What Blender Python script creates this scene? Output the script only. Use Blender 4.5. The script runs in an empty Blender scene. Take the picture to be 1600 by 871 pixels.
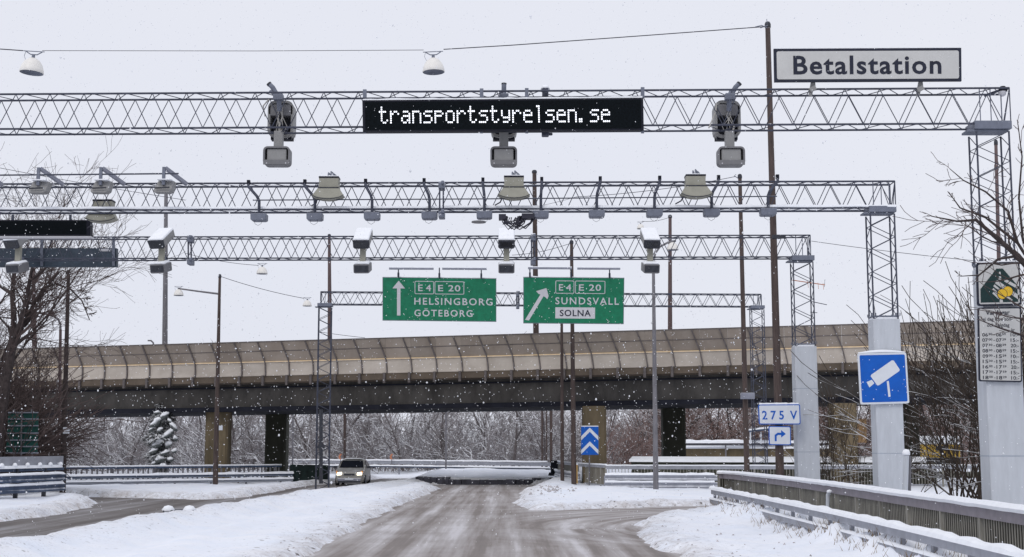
import bpy, math, random
import numpy as np
from mathutils import Vector, Matrix

R = math.radians
rnd = random.Random(11)

# ------------------------------------------------------------------ camera, sky, sun, exposure
F, CX, CY, HZ, EYE = 2100.0, 800.0, 435.5, 697.0, 2.3      # measured from the photograph (pixels; metres)
PITCH = math.atan((HZ - CY) / F)
SP, CP = math.sin(PITCH), math.cos(PITCH)
scene = bpy.context.scene
COL = scene.collection
cam_d = bpy.data.cameras.new('camera')
cam = bpy.data.objects.new('camera', cam_d)
COL.objects.link(cam)
cam_d.sensor_width = 36.0
cam_d.lens = F / 1600.0 * 36.0
cam_d.clip_start, cam_d.clip_end = 0.1, 3000.0
cam.location = (0, 0, EYE)
cam.rotation_euler = (R(90) + PITCH, 0, 0)
scene.camera = cam
scene.view_settings.view_transform = 'Standard'
scene.view_settings.look = 'None'
scene.view_settings.exposure = 0.0
scene.view_settings.gamma = 1.0
scene.view_settings.use_curve_mapping = False

SUN_EL, SUN_AZ = R(43.3), R(205)
world = bpy.data.worlds.new('World')
scene.world = world
world.use_nodes = True
wn, wl = world.node_tree.nodes, world.node_tree.links
wn.clear()
w_out = wn.new('ShaderNodeOutputWorld')
w_bg = wn.new('ShaderNodeBackground')
w_bg2 = wn.new('ShaderNodeBackground')
w_mix = wn.new('ShaderNodeMixShader')
sky = wn.new('ShaderNodeTexSky')
sky.sky_type = 'NISHITA'
sky.sun_disc = False
sky.sun_elevation = SUN_EL
sky.sun_rotation = SUN_AZ
sky.air_density, sky.dust_density, sky.ozone_density = 1.0, 3.0, 1.0
w_bg.inputs['Strength'].default_value = 0.08
wl.new(sky.outputs[0], w_bg.inputs[0])
# thick snow cloud: an even pale layer with very soft, broad unevenness
tc = wn.new('ShaderNodeTexCoord')
nz = wn.new('ShaderNodeTexNoise'); nz.inputs['Scale'].default_value = 1.1; nz.inputs['Detail'].default_value = 3
wl.new(tc.outputs['Generated'], nz.inputs['Vector'])
rp = wn.new('ShaderNodeValToRGB')
rp.color_ramp.elements[0].position = 0.3; rp.color_ramp.elements[0].color = (0.785, 0.812, 0.915, 1)
rp.color_ramp.elements[1].position = 0.7; rp.color_ramp.elements[1].color = (0.85, 0.865, 0.94, 1)
wl.new(nz.outputs[0], rp.inputs[0])
wl.new(rp.outputs[0], w_bg2.inputs[0])
w_bg2.inputs['Strength'].default_value = 1.0
w_mix.inputs[0].default_value = 0.93
wl.new(w_bg.outputs[0], w_mix.inputs[1]); wl.new(w_bg2.outputs[0], w_mix.inputs[2])
wl.new(w_mix.outputs[0], w_out.inputs[0])

sun_d = bpy.data.lights.new('sun', 'SUN')
sun_d.energy = 0.9
sun_d.angle = R(25)
sun_d.color = (1.0, 0.96, 0.9)
sun = bpy.data.objects.new('sun', sun_d)
COL.objects.link(sun)
sun.rotation_euler = Vector((0.35, 0.75, -0.78)).to_track_quat('-Z', 'Y').to_euler()

# ------------------------------------------------------------------ picking points
def P(px, py, Y):
    xc, yc = (px - CX) / F, (CY - py) / F
    dy, dz = CP - yc * SP, SP + yc * CP
    k = Y / dy
    return Vector((xc * k, Y, EYE + dz * k))

# ------------------------------------------------------------------ materials
def pmat(name, col, rough=0.6, metal=0.0, var=0.2, vscale=6.0, snow=0.0, snow_t=(0.35, 0.75), stretch=(1, 1, 1),
         spec=0.3, bump=0.0, col2=None, detail=4, emit=None, rand=0.0):
    m = bpy.data.materials.new(name); m.use_nodes = True
    N, L = m.node_tree.nodes, m.node_tree.links
    b = N['Principled BSDF']
    b.inputs['Roughness'].default_value = rough
    b.inputs['Metallic'].default_value = metal
    b.inputs['Specular IOR Level'].default_value = spec
    t = N.new('ShaderNodeTexCoord')
    mp = N.new('ShaderNodeMapping'); mp.inputs['Scale'].default_value = stretch
    L.new(t.outputs['Object'], mp.inputs['Vector'])
    n1 = N.new('ShaderNodeTexNoise'); n1.inputs['Scale'].default_value = vscale
    n1.inputs['Detail'].default_value = detail; n1.inputs['Roughness'].default_value = 0.65
    L.new(mp.outputs[0], n1.inputs['Vector'])
    mx = N.new('ShaderNodeMix'); mx.data_type = 'RGBA'
    c2 = col2 if col2 else tuple(min(1, c * (1 + var)) for c in col)
    c1 = col if col2 else tuple(c * (1 - var) for c in col)
    mx.inputs[6].default_value = (*c1, 1); mx.inputs[7].default_value = (*c2, 1)
    mr = N.new('ShaderNodeMapRange'); mr.inputs[1].default_value = 0.3; mr.inputs[2].default_value = 0.7
    L.new(n1.outputs[0], mr.inputs[0]); L.new(mr.outputs[0], mx.inputs[0])
    colout = mx.outputs[2]
    if rand > 0:                                   # every panel weathered a little differently
        oi = N.new('ShaderNodeObjectInfo'); hv = N.new('ShaderNodeHueSaturation'); rr_ = N.new('ShaderNodeMapRange')
        rr_.inputs[3].default_value = 1 - rand; rr_.inputs[4].default_value = 1 + rand
        L.new(oi.outputs['Random'], rr_.inputs[0]); L.new(rr_.outputs[0], hv.inputs['Value']); L.new(colout, hv.inputs['Color']); colout = hv.outputs[0]
    if snow > 0:
        g = N.new('ShaderNodeNewGeometry'); sx = N.new('ShaderNodeSeparateXYZ')
        L.new(g.outputs['Normal'], sx.inputs[0])
        n2 = N.new('ShaderNodeTexNoise'); n2.inputs['Scale'].default_value = 3.0; n2.inputs['Detail'].default_value = 5
        L.new(t.outputs['Object'], n2.inputs['Vector'])
        ad = N.new('ShaderNodeMath'); ad.operation = 'ADD'
        m2 = N.new('ShaderNodeMapRange'); m2.inputs[3].default_value = -0.35; m2.inputs[4].default_value = 0.35
        L.new(n2.outputs[0], m2.inputs[0])
        L.new(sx.outputs[2], ad.inputs[0]); L.new(m2.outputs[0], ad.inputs[1])
        m3 = N.new('ShaderNodeMapRange'); m3.inputs[1].default_value = snow_t[0]; m3.inputs[2].default_value = snow_t[1]
        m3.inputs[4].default_value = snow
        L.new(ad.outputs[0], m3.inputs[0])
        mx2 = N.new('ShaderNodeMix'); mx2.data_type = 'RGBA'
        mx2.inputs[7].default_value = (0.84, 0.86, 0.9, 1)
        L.new(m3.outputs[0], mx2.inputs[0]); L.new(colout, mx2.inputs[6])
        colout = mx2.outputs[2]
    L.new(colout, b.inputs['Base Color'])
    if bump > 0:
        bp = N.new('ShaderNodeBump'); bp.inputs['Strength'].default_value = bump; bp.inputs['Distance'].default_value = 0.02
        L.new(n1.outputs[0], bp.inputs['Height']); L.new(bp.outputs[0], b.inputs['Normal'])
    if emit:
        b.inputs['Emission Color'].default_value = (*emit[0], 1); b.inputs['Emission Strength'].default_value = emit[1]
    return m

M = {}
M['steel'] = pmat('galvanised_steel', (0.062, 0.068, 0.094), 0.6, 0.1, 0.25, 5, snow=0.85, snow_t=(0.88, 1.12), spec=0.2)
M['steel_light'] = pmat('pale_steel', (0.24, 0.25, 0.30), 0.5, 0.2, 0.15, 4, snow=0.9, snow_t=(0.5, 0.9))
M['plate'] = pmat('grey_plate', (0.155, 0.17, 0.215), 0.5, 0.2, 0.15, 4, snow=0.9, snow_t=(0.5, 0.9))
M['concrete'] = pmat('pale_concrete', (0.485, 0.51, 0.55), 0.85, 0, 0.09, 6, bump=0.3, detail=10, stretch=(1, 1, 0.2), snow=0.9, snow_t=(0.6, 0.95))
M['joint'] = pmat('concrete_joint', (0.33, 0.37, 0.43), 0.9, 0, 0.1, 4)
M['snow'] = pmat('snow', (0.84, 0.86, 0.9), 0.8, 0, 0.04, 5, spec=0.2, bump=0.3)
M['rust'] = pmat('brown_painted_pole', (0.068, 0.049, 0.044), 0.65, 0, 0.4, 9, stretch=(1, 1, 0.15), snow=0.7, snow_t=(0.6, 0.9))
M['rust_red'] = pmat('red_brown_pole', (0.115, 0.08, 0.08), 0.65, 0, 0.3, 9, stretch=(1, 1, 0.15))
M['grey_pole'] = pmat('grey_pole', (0.17, 0.165, 0.18), 0.6, 0.1, 0.3, 7, stretch=(1, 1, 0.2))
M['dark'] = pmat('dark_grey', (0.035, 0.038, 0.048), 0.5, 0, 0.4, 8)
M['black'] = pmat('black_paint', (0.009, 0.010, 0.018), 0.55, 0, 0.3, 8, spec=0.15)
M['led_face'] = pmat('display_face', (0.003, 0.005, 0.007), 0.7, 0, 0.6, 25, spec=0.08)
M['led'] = pmat('lit_led', (0.8, 0.82, 0.9), 0.5, 0, 0.05, 8, emit=((0.92, 0.96, 1.0), 1.0))
M['housing'] = pmat('grey_housing', (0.16, 0.16, 0.17), 0.5, 0, 0.12, 4, snow=0.9, snow_t=(0.55, 0.9))
M['housing_pale'] = pmat('pale_housing', (0.25, 0.25, 0.25), 0.5, 0, 0.1, 4, snow=0.9, snow_t=(0.5, 0.9))
M['beige'] = pmat('beige_housing', (0.285, 0.28, 0.235), 0.55, 0, 0.08, 5, snow=0.9, snow_t=(0.6, 0.9))
M['white'] = pmat('white_enamel', (0.78, 0.76, 0.72), 0.4, 0, 0.05, 6)
M['green'] = pmat('road_sign_green', (0.004, 0.158, 0.078), 0.4, 0, 0.2, 4)
M['green_dark'] = pmat('dark_green_boards', (0.008, 0.06, 0.05), 0.5, 0, 0.3, 6, snow=0.9, snow_t=(0.6, 0.9))
M['letter'] = pmat('reflective_lettering', (0.52, 0.52, 0.55), 0.45, 0, 0.05, 8)
M['sign_grey'] = pmat('sign_off_white', (0.50, 0.50, 0.49), 0.45, 0, 0.05, 3)
M['sign_pale'] = pmat('sign_white', (0.62, 0.65, 0.70), 0.45, 0, 0.05, 3)
M['blue'] = pmat('road_sign_blue', (0.0, 0.092, 0.45), 0.4, 0, 0.1, 4)
M['sign_ink'] = pmat('sign_black', (0.013, 0.016, 0.032), 0.5, 0, 0.3, 6)
M['sign_dark_green'] = pmat('sign_dark_road', (0.008, 0.03, 0.03), 0.5, 0, 0.2, 6)
M['coin'] = pmat('sign_yellow', (0.72, 0.45, 0.03), 0.5, 0, 0.1, 6)
M['glass_dark'] = pmat('dark_glass', (0.012, 0.014, 0.02), 0.08, 0, 0.2, 6, spec=0.5)
M['cable'] = pmat('black_cable', (0.03, 0.03, 0.045), 0.6, 0, 0.2, 6)
M['cable_pale'] = pmat('pale_cable', (0.35, 0.34, 0.32), 0.6, 0, 0.2, 6)
M['barrier_up'] = pmat('barrier_weathered_brown', (0.215, 0.178, 0.148), 0.7, 0, 0.0, 0.8, col2=(0.30, 0.262, 0.228), detail=9, stretch=(1, 1, .6), bump=.2, rand=.13)
M['barrier_lo'] = pmat('barrier_beige', (0.345, 0.305, 0.265), 0.7, 0, 0.0, 0.8, col2=(0.475, 0.43, 0.385), detail=9, bump=.2, rand=.07)
M['barrier_post'] = pmat('barrier_post', (0.115, 0.10, 0.098), 0.6, 0.1, 0.3, 6)
M['barrier_rail'] = pmat('barrier_yellow_rail', (0.68, 0.51, 0.31), 0.6, 0, 0.15, 3)
M['girder'] = pmat('stained_girder', (0.034, 0.032, 0.031), 0.85, 0, 0.0, 1.1, col2=(0.082, 0.077, 0.073), detail=12, stretch=(1, 1, 0.45), bump=.3, spec=.1)
M['girder_dark'] = pmat('dark_flange_and_shadow', (0.016, 0.017, 0.024), 0.85, 0, 0.3, 1, spec=.1)  # bottom flange tone, also colours the painted shadow line on the girder
M['fascia'] = pmat('brown_edge_beam', (0.085, 0.067, 0.05), 0.85, 0, 0.0, 0.8, col2=(0.15, 0.118, 0.092), detail=9)
M['column'] = pmat('stained_column', (0.085, 0.068, 0.042), 0.85, 0, 0.0, 1.3, col2=(0.20, 0.155, 0.095), detail=9, stretch=(1, 1, 0.25), bump=.3)
M['column_dark'] = pmat('dark_column', (0.035, 0.035, 0.028), 0.9, 0, 0.0, 0.9, col2=(0.06, 0.062, 0.045), detail=7, stretch=(1, 1, 0.4))  # darker tone for the far row of columns, a low wall and a ledge
M['rail'] = pmat('galvanised_rail', (0.33, 0.34, 0.38), 0.5, 0.25, 0.15, 3, snow=0.9, snow_t=(0.45, 0.8))
M['rail_blue'] = pmat('blue_grey_rail', (0.06, 0.085, 0.14), 0.5, 0.2, 0.3, 3, snow=0.9, snow_t=(0.5, 0.85))
M['fence'] = pmat('weathered_fence_bar', (0.27, 0.26, 0.23), 0.7, 0.1, 0.3, 4, stretch=(1, 1, 0.3))
M['fence_back'] = pmat('dark_gap_tone', (0.045, 0.042, 0.032), 0.9, 0, 0.5, 3)  # plain dark tone of the plate added behind the railing bars
M['fence_rail'] = pmat('grey_violet_handrail', (0.24, 0.22, 0.245), 0.6, 0.1, 0.15, 4)
M['bark'] = pmat('dark_bark', (0.045, 0.035, 0.034), 0.9, 0, 0.4, 6, snow=0.9, snow_t=(0.85, 1.05))
M['twig'] = pmat('bare_twigs', (0.075, 0.055, 0.052), 0.9, 0, 0.3, 4, snow=0.85, snow_t=(0.85, 1.05))
M['bark_grey'] = pmat('grey_bark', (0.095, 0.082, 0.082), 0.9, 0, 0.3, 4, snow=0.95, snow_t=(0.5, 0.8))
M['twig_grey'] = pmat('snow_dusted_twigs', (0.215, 0.197, 0.20), 0.9, 0, 0.3, 2, snow=0.92, snow_t=(0.36, 0.78))
M['twig_red'] = pmat('red_brown_twigs', (0.185, 0.125, 0.112), 0.9, 0, 0.3, 2, snow=0.8, snow_t=(0.55, 0.9))
M['shrub'] = pmat('dark_brown_stems', (0.042, 0.031, 0.024), 0.9, 0, 0.5, 3, snow=0.9, snow_t=(0.66, 0.95))
M['evergreen'] = pmat('dark_evergreen', (0.03, 0.036, 0.032), 0.9, 0, 0.4, 4, snow=.85, snow_t=(.35, .8))
M['grass'] = pmat('dry_grass', (0.26, 0.19, 0.12), 0.9, 0, 0.3, 4)
M['ochre'] = pmat('ochre_paint', (0.50, 0.32, 0.12), 0.6, 0, 0.15, 4)
M['orange'] = pmat('orange_paint', (0.50, 0.20, 0.11), 0.6, 0, 0.1, 4)
M['car'] = pmat('champagne_car_paint', (0.29, 0.28, 0.26), 0.35, 0.35, 0.15, 6, snow=0.5, snow_t=(0.75, 1.15), spec=0.5)
M['tyre'] = pmat('tyre_rubber', (0.02, 0.02, 0.022), 0.8, 0, 0.3, 8)
M['lamp_lit'] = pmat('lit_headlamp', (0.9, 0.85, 0.7), 0.3, 0, 0.02, 6, emit=((1.0, 0.9, 0.68), 3.2))
M['amber'] = pmat('amber_lens', (0.75, 0.30, 0.06), 0.3, 0, 0.05, 6)
M['yellow_truck'] = pmat('yellow_van_paint', (0.55, 0.36, 0.06), 0.5, 0, 0.15, 4)
fm_ = bpy.data.materials.new('snowflake'); fm_.use_nodes = True; n_ = fm_.node_tree.nodes; l_ = fm_.node_tree.links; n_.clear()
o_ = n_.new('ShaderNodeOutputMaterial'); d_ = n_.new('ShaderNodeBsdfDiffuse'); t_ = n_.new('ShaderNodeBsdfTranslucent'); x_ = n_.new('ShaderNodeMixShader')
d_.inputs[0].default_value = t_.inputs[0].default_value = (0.93, 0.94, 0.96, 1); l_.new(d_.outputs[0], x_.inputs[1]); l_.new(t_.outputs[0], x_.inputs[2]); l_.new(x_.outputs[0], o_.inputs[0])
M['flake'] = fm_
M['kerb'] = pmat('wet_dark_kerb', (0.05, 0.05, 0.065), 0.7, 0, 0.5, 2, snow=0.9, snow_t=(0.4, 0.8))

# ------------------------------------------------------------------ object helpers
def tag(o, label=None, cat=None, group=None, kind=None):
    if label: o['label'] = label
    if cat: o['category'] = cat
    if group: o['group'] = group
    if kind: o['kind'] = kind
    return o

def thing(name, label, cat, loc=(0, 0, 0), group=None):
    o = bpy.data.objects.new(name, None); COL.objects.link(o)
    o.location = loc; o.empty_display_size = 0.3
    return tag(o, label, cat, group)

def origin(o):
    v = Vector((0, 0, 0))
    while o is not None:
        v += Vector(o.location); o = o.parent
    return v

class MB:
    def __init__(s): s.v = []; s.f = []; s.m = []; s.c = 0
    def add(s, vs, fs):
        b = len(s.v); s.v.extend([tuple(v) for v in vs])
        for f in fs: s.f.append(tuple(b + i for i in f)); s.m.append(s.c)
        return s
    def box(s, c, d, mat3=None):
        vs = []
        for z in (-1, 1):
            for x, y in ((-1, -1), (1, -1), (1, 1), (-1, 1)):
                q = Vector((x * d[0] / 2, y * d[1] / 2, z * d[2] / 2))
                if mat3 is not None: q = mat3 @ q
                vs.append(Vector(c) + q)
        return s.add(vs, [(3, 2, 1, 0), (4, 5, 6, 7), (0, 1, 5, 4), (1, 2, 6, 5), (2, 3, 7, 6), (3, 0, 4, 7)])
    def bar(s, a, b, w, h, up=(0, 0, 1)):
        a, b = Vector(a), Vector(b); d = (b - a)
        if d.length < 1e-6: return s
        d.normalize(); upv = Vector(up)
        if abs(d.dot(upv)) > 0.98: upv = Vector((0, 1, 0))
        sd = d.cross(upv).normalized(); u = sd.cross(d).normalized()
        vs = []
        for p in (a, b):
            for x, y in ((-1, -1), (1, -1), (1, 1), (-1, 1)): vs.append(p + sd * (x * w / 2) + u * (y * h / 2))
        return s.add(vs, [(0, 1, 2, 3), (7, 6, 5, 4), (4, 5, 1, 0), (5, 6, 2, 1), (6, 7, 3, 2), (7, 4, 0, 3)])
    def tube(s, pts, r, n=6, cap=True):
        pts = [Vector(p) for p in pts]; k = len(pts)
        rs = r if isinstance(r, (list, tuple)) else [r] * k
        d0 = (pts[1] - pts[0]).normalized()
        ref = Vector((0, 0, 1)) if abs(d0.z) < 0.9 else Vector((1, 0, 0))
        vs = []
        for i, p in enumerate(pts):
            d = (pts[min(i + 1, k - 1)] - pts[max(i - 1, 0)])
            d = d.normalized() if d.length > 1e-9 else d0
            a = d.cross(ref)
            if a.length < 1e-4: a = d.cross(Vector((0, 1, 0)))
            a.normalize(); b = a.cross(d)
            for j in range(n):
                t = 2 * math.pi * j / n + math.pi / n
                vs.append(p + (a * math.cos(t) + b * math.sin(t)) * rs[i])
        fs = []
        for i in range(k - 1):
            for j in range(n):
                q = (j + 1) % n
                fs.append((i * n + j, i * n + q, (i + 1) * n + q, (i + 1) * n + j))
        if cap and n > 2:
            fs.append(tuple(range(n - 1, -1, -1))); fs.append(tuple((k - 1) * n + j for j in range(n)))
        return s.add(vs, fs)
    def prism(s, poly, vec):                       # front polygon (seen counter-clockwise) pushed back by vec
        n = len(poly); vec = Vector(vec)
        vs = [Vector(p) for p in poly] + [Vector(p) + vec for p in poly]
        fs = [tuple(range(n)), tuple(range(2 * n - 1, n - 1, -1))]
        for i in range(n):
            j = (i + 1) % n; fs.append((j, i, n + i, n + j))
        return s.add(vs, fs)
    def sheet(s, poly): return s.add(poly, [tuple(range(len(poly)))])
    def lathe(s, prof, c, n=20):                   # prof: (radius, z)
        c = Vector(c); vs = []
        for r, z in prof:
            for j in range(n):
                t = 2 * math.pi * j / n; vs.append(c + Vector((r * math.cos(t), r * math.sin(t), z)))
        fs = []
        for i in range(len(prof) - 1):
            for j in range(n):
                q = (j + 1) % n; fs.append((i * n + j, i * n + q, (i + 1) * n + q, (i + 1) * n + j))
        return s.add(vs, fs)
    def build(s, name, mats, parent=None, loc=None, smooth=False, bevel=0.0, label=None):
        if not isinstance(mats, (list, tuple)): mats = [mats]
        off = origin(parent) if parent is not None else Vector(loc if loc is not None else (0, 0, 0))
        me = bpy.data.meshes.new(name)
        va = np.array(s.v, dtype=float).reshape(-1, 3) - np.array(off)
        me.from_pydata(va.tolist(), [], s.f); 
        for m in mats: me.materials.append(m)
        if len(mats) > 1: me.polygons.foreach_set('material_index', s.m)
        if smooth: me.polygons.foreach_set('use_smooth', [True] * len(me.polygons))
        me.update()
        o = bpy.data.objects.new(name, me); COL.objects.link(o)
        if parent is not None: o.parent = parent
        else: o.location = off
        if bevel > 0:
            bm = o.modifiers.new('bevel', 'BEVEL'); bm.width = bevel; bm.segments = 2; bm.limit_method = 'ANGLE'
        if label: o['label'] = label
        return o

def kids(o): return [c for c in list(bpy.data.objects) if c.parent == o]
def copy_tree(o, label=None, parent=None):
    c = o.copy(); COL.objects.link(c); c.parent = parent
    if label: c['label'] = label
    for ch in KIDS.get(o.name, None) or kids(o): copy_tree(ch, None, c)
    return c
KIDS = {}

def rrect(x0, y0, x1, y1, r, n=4):                 # pixel rounded rectangle, counter-clockwise as seen
    pts = []
    for cx, cy, a0 in ((x1 - r, y0 + r, 0), (x0 + r, y0 + r, 90), (x0 + r, y1 - r, 180), (x1 - r, y1 - r, 270)):
        for i in range(n + 1):
            a = R(a0 + 90 * i / n); pts.append((cx + r * math.cos(a), cy - r * math.sin(a)))
    return pts

def text2d(s, offset=0.0, spacing=1.0):
    cu = bpy.data.curves.new('lettering_source', 'FONT'); cu.body = s; cu.size = 1.0
    cu.offset = offset; cu.space_character = spacing; cu.resolution_u = 3
    ob = bpy.data.objects.new('lettering_source', cu); COL.objects.link(ob)
    dg = bpy.context.evaluated_depsgraph_get()
    me = bpy.data.meshes.new_from_object(ob.evaluated_get(dg))
    vs = [(v.co.x, v.co.y) for v in me.vertices]; fs = [tuple(p.vertices) for p in me.polygons]
    bpy.data.objects.remove(ob); bpy.data.curves.remove(cu); bpy.data.meshes.remove(me)
    return vs, fs

class Sign:
    """maps sign pixels (bilinear inside a quad measured in the photo) to a plane at distance Y"""
    def __init__(s, x0, y0, x1, y1, Y, quad=None):
        s.r = (x0, y0, x1, y1); s.Y = Y
        s.q = quad or ((x0, y0), (x1, y0), (x1, y1), (x0, y1))
    def p(s, x, y, dy=0.0):
        x0, y0, x1, y1 = s.r; u, v = (x - x0) / (x1 - x0), (y - y0) / (y1 - y0)
        tl, tr, br, bl = s.q
        a = (1 - u) * (1 - v); b = u * (1 - v); c = u * v; d = (1 - u) * v
        q = P(a * tl[0] + b * tr[0] + c * br[0] + d * bl[0], a * tl[1] + b * tr[1] + c * br[1] + d * bl[1], s.Y)
        q.y += dy
        return q
    def board(s, mb, poly, th=0.06, dy=0.0): return mb.prism([s.p(x, y, dy) for x, y in poly], (0, th, 0))
    def flat(s, mb, poly, dy=-0.004): return mb.sheet([s.p(x, y, dy) for x, y in poly])
    def ring(s, mb, o, i, dy=-0.004):
        n = len(o); return mb.add([s.p(*q, dy) for q in o] + [s.p(*q, dy) for q in i],
                                  [(k, (k + 1) % n, n + (k + 1) % n, n + k) for k in range(n)])
    def text(s, mb, t, x0, y0, x1, y1, offset=0.0, spacing=1.0, dy=-0.008):
        vs, fs = text2d(t, offset, spacing)
        a = np.array(vs); lo, hi = a.min(0), a.max(0)
        w, h = (hi - lo)
        return mb.add([s.p(x0 + (v[0] - lo[0]) / w * (x1 - x0), y1 - (v[1] - lo[1]) / h * (y1 - y0), dy) for v in vs], fs)
    def line(s, mb, x0, y0, x1, y1, w, dy=-0.006):
        dx, dyy = x1 - x0, y1 - y0; l = math.hypot(dx, dyy); nx, ny = -dyy / l * w / 2, dx / l * w / 2
        return s.flat(mb, [(x0 + nx, y0 + ny), (x1 + nx, y1 + ny), (x1 - nx, y1 - ny), (x0 - nx, y0 - ny)], dy)

# value noise for the ground
def vnoise(x, y, seed=0):
    rs = np.random.RandomState(seed); T = rs.rand(256, 256)
    xi, yi = np.floor(x).astype(int), np.floor(y).astype(int)
    fx, fy = x - xi, y - yi; fx = fx * fx * (3 - 2 * fx); fy = fy * fy * (3 - 2 * fy)
    g = lambda i, j: T[i % 256, j % 256]
    return (g(xi, yi) * (1 - fx) + g(xi + 1, yi) * fx) * (1 - fy) + (g(xi, yi + 1) * (1 - fx) + g(xi + 1, yi + 1) * fx) * fy - 0.5
def fbm(x, y, seed=0, o=4):
    t = 0; a = 1.0
    for k in range(o): t = t + a * vnoise(x * 2 ** k, y * 2 ** k, seed + k); a *= 0.5
    return t
def sdist(poly, X, Y):                              # signed distance to a polygon (negative inside)
    d = np.full(X.shape, 1e9); inside = np.zeros(X.shape, bool); n = len(poly)
    for i in range(n):
        ax, ay = poly[i]; bx, by = poly[(i + 1) % n]; ex, ey = bx - ax, by - ay
        t = np.clip(((X - ax) * ex + (Y - ay) * ey) / (ex * ex + ey * ey + 1e-12), 0, 1)
        d = np.minimum(d, np.hypot(X - ax - t * ex, Y - ay - t * ey))
        c = ((ay > Y) != (by > Y)) & (X < (bx - ax) * (Y - ay) / (by - ay + 1e-12) + ax)
        inside ^= c
    return np.where(inside, -d, d)

# ------------------------------------------------------------------ SETTING: snow ground, roads, kerb
ROAD = [(-4.3, -25), (3.1, -25), (3.1, 30), (3.15, 36), (3.4, 39), (3.9, 42), (4.9, 44.8), (6.6, 47.5), (9, 48.8), (14, 50), (42, 55), (42, 59.5),
        (14, 54.5), (9, 53), (7.2, 52.3), (5.5, 51.6), (2.9, 49.6), (1.3, 48.6), (0.4, 48.9), (0.0, 52), (0.1, 60), (0.7, 70), (2.0, 80.9),
        (-4.8, 80.9), (-3.7, 73), (-4.0, 56), (-4.2, 42)]
SIDE = [(-10.9, -25), (-10.9, 25), (-11.1, 31), (-10.7, 41), (-10.2, 49), (-10.1, 63), (-9.0, 75), (-7.2, 83), (-6, 96), (-9, 97), (-11.4, 80), (-11.8, 74),
        (-12.0, 61.5), (-13.3, 58), (-15.5, 59.7), (-20, 62), (-34, 66), (-34, 61), (-19.6, 60), (-17, 56), (-16, 53), (-15.2, 45), (-15.6, 41), (-17, 30), (-18, -25)]

def lines(lo, hi, f0, f1, st, grow=1.35):
    a = list(np.arange(f0, f1 + 1e-6, st)); s = st
    while a[-1] < hi: s *= grow; a.append(a[-1] + s)
    s = st
    while a[0] > lo: s *= grow; a.insert(0, a[0] - s)
    return np.array(a)

def ground_height(X, Y):
    dm, ds = sdist(ROAD, X, Y), sdist(SIDE, X, Y)
    rag = fbm(X * 0.9, Y * 0.45, 3) * 0.45 + fbm(X * 3.1, Y * 2.2, 9, 3) * 0.16
    em, es = dm + rag, ds + rag
    e = np.minimum(em, es)
    base = 0.13 + fbm(X * 0.25, Y * 0.1, 21) * 0.10 + fbm(X * 1.3, Y * 0.22, 31) * 0.07
    med = (X > -12) & (X < -3) & (Y < 82)
    # ploughed ridges beside the carriageways
    base = base + np.where(med, 0.34 - 0.22 * np.clip((Y - 52) / 18.0, 0, 1), 0.16) * np.exp(-((es - 1.0) / 0.75) ** 2) * (0.8 + 0.6 * fbm(X * 0.5, Y * 0.25, 41))
    base = base + 0.10 * np.exp(-((em - 1.1) / 0.8) ** 2) * (0.7 + 1.2 * fbm(X * 0.6, Y * 0.5, 43))
    base = base + np.where(med, 1, 0) * 0.11 * np.exp(-((es - 3.6) / 0.5) ** 2) * (0.7 + fbm(X * 0.6, Y * 0.3, 47))
    base = base + np.where(med, 1, 0) * -0.06 * np.exp(-((es - 2.6) / 0.45) ** 2)
    # raised ground beyond the end of the road
    up = 1 / (1 + np.exp(-(Y - np.where((X > -5.4) & (X < 2.3), 81.7, 86.5)) / np.where((X > -5.4) & (X < 2.3), 0.22, 1.8)))
    up = up * (1 / (1 + np.exp(-(X + 6.0) / 0.9)))
    base = base + 0.22 * up + 0.36 * up * np.clip((Y - 83) / 9.0, 0, 1)
    # bank under the guard rail on the right and the mound at its end
    base = base + (0.50 * (0.85 + 0.5 * fbm(X * 1.2, Y * 1.3, 71, 3)) / (1 + np.exp(-(X - 6.93 - 0.35 * fbm(X * 0.0 + 3, Y * 0.8, 73, 3)) / 0.11)) / (1 + np.exp((X - 8.9) / 0.25)) + 0.10 * np.exp(-((X - 6.8) / 0.5) ** 2)) * (1 / (1 + np.exp((Y - 48.5) / 0.6))) * (0.75 + 0.9 * fbm(X * 1.7, Y * 0.9, 55))
    base = base + 0.38 * np.exp(-((X - 7.2) / 1.1) ** 2 - ((Y - 48.6) / 1.6) ** 2)
    base = base + 0.28 * np.exp(-((X - 2.6) / 1.3) ** 2 - ((Y - 78) / 5.0) ** 2)
    base = base + 0.20 * np.exp(-((X - 3.6) / 3.5) ** 2 - ((Y - 66) / 6.0) ** 2)
    base = base + 0.22 * np.exp(-((X + 22) / 3.0) ** 2 - ((Y - 53) / 4.0) ** 2)
    base = base + fbm(X * 4.3, Y * 3.1, 61, 3) * 0.035 + np.exp(-(np.maximum(e, 0) / 0.9)) * fbm(X * 6.1, Y * 4.5, 67, 3) * 0.10
    k = np.clip(e / 0.55, 0, 1); k = k * k * (3 - 2 * k)
    return -0.07 + k * (base + 0.07), e

gx = lines(-700, 700, -22, 13, 0.17); gy = lines(-60, 1200, 17, 84, 0.21)
XX, YY = np.meshgrid(gx, gy)
HH, EE = ground_height(XX, YY)
nx, ny = len(gx), len(gy)
me = bpy.data.meshes.new('snow_ground')
idx = np.arange(nx * ny).reshape(ny, nx)
faces = np.stack([idx[:-1, :-1], idx[:-1, 1:], idx[1:, 1:], idx[1:, :-1]], -1).reshape(-1, 4)
me.from_pydata(np.stack([XX, YY, HH], -1).reshape(-1, 3).tolist(), [], faces.tolist())
at = me.attributes.new('edge', 'FLOAT', 'POINT'); at.data.foreach_set('value', np.clip(EE, 0, 6).ravel())
me.polygons.foreach_set('use_smooth', [True] * len(me.polygons))
g_o = bpy.data.objects.new('snow_ground', me); COL.objects.link(g_o); tag(g_o, kind='structure')

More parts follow.
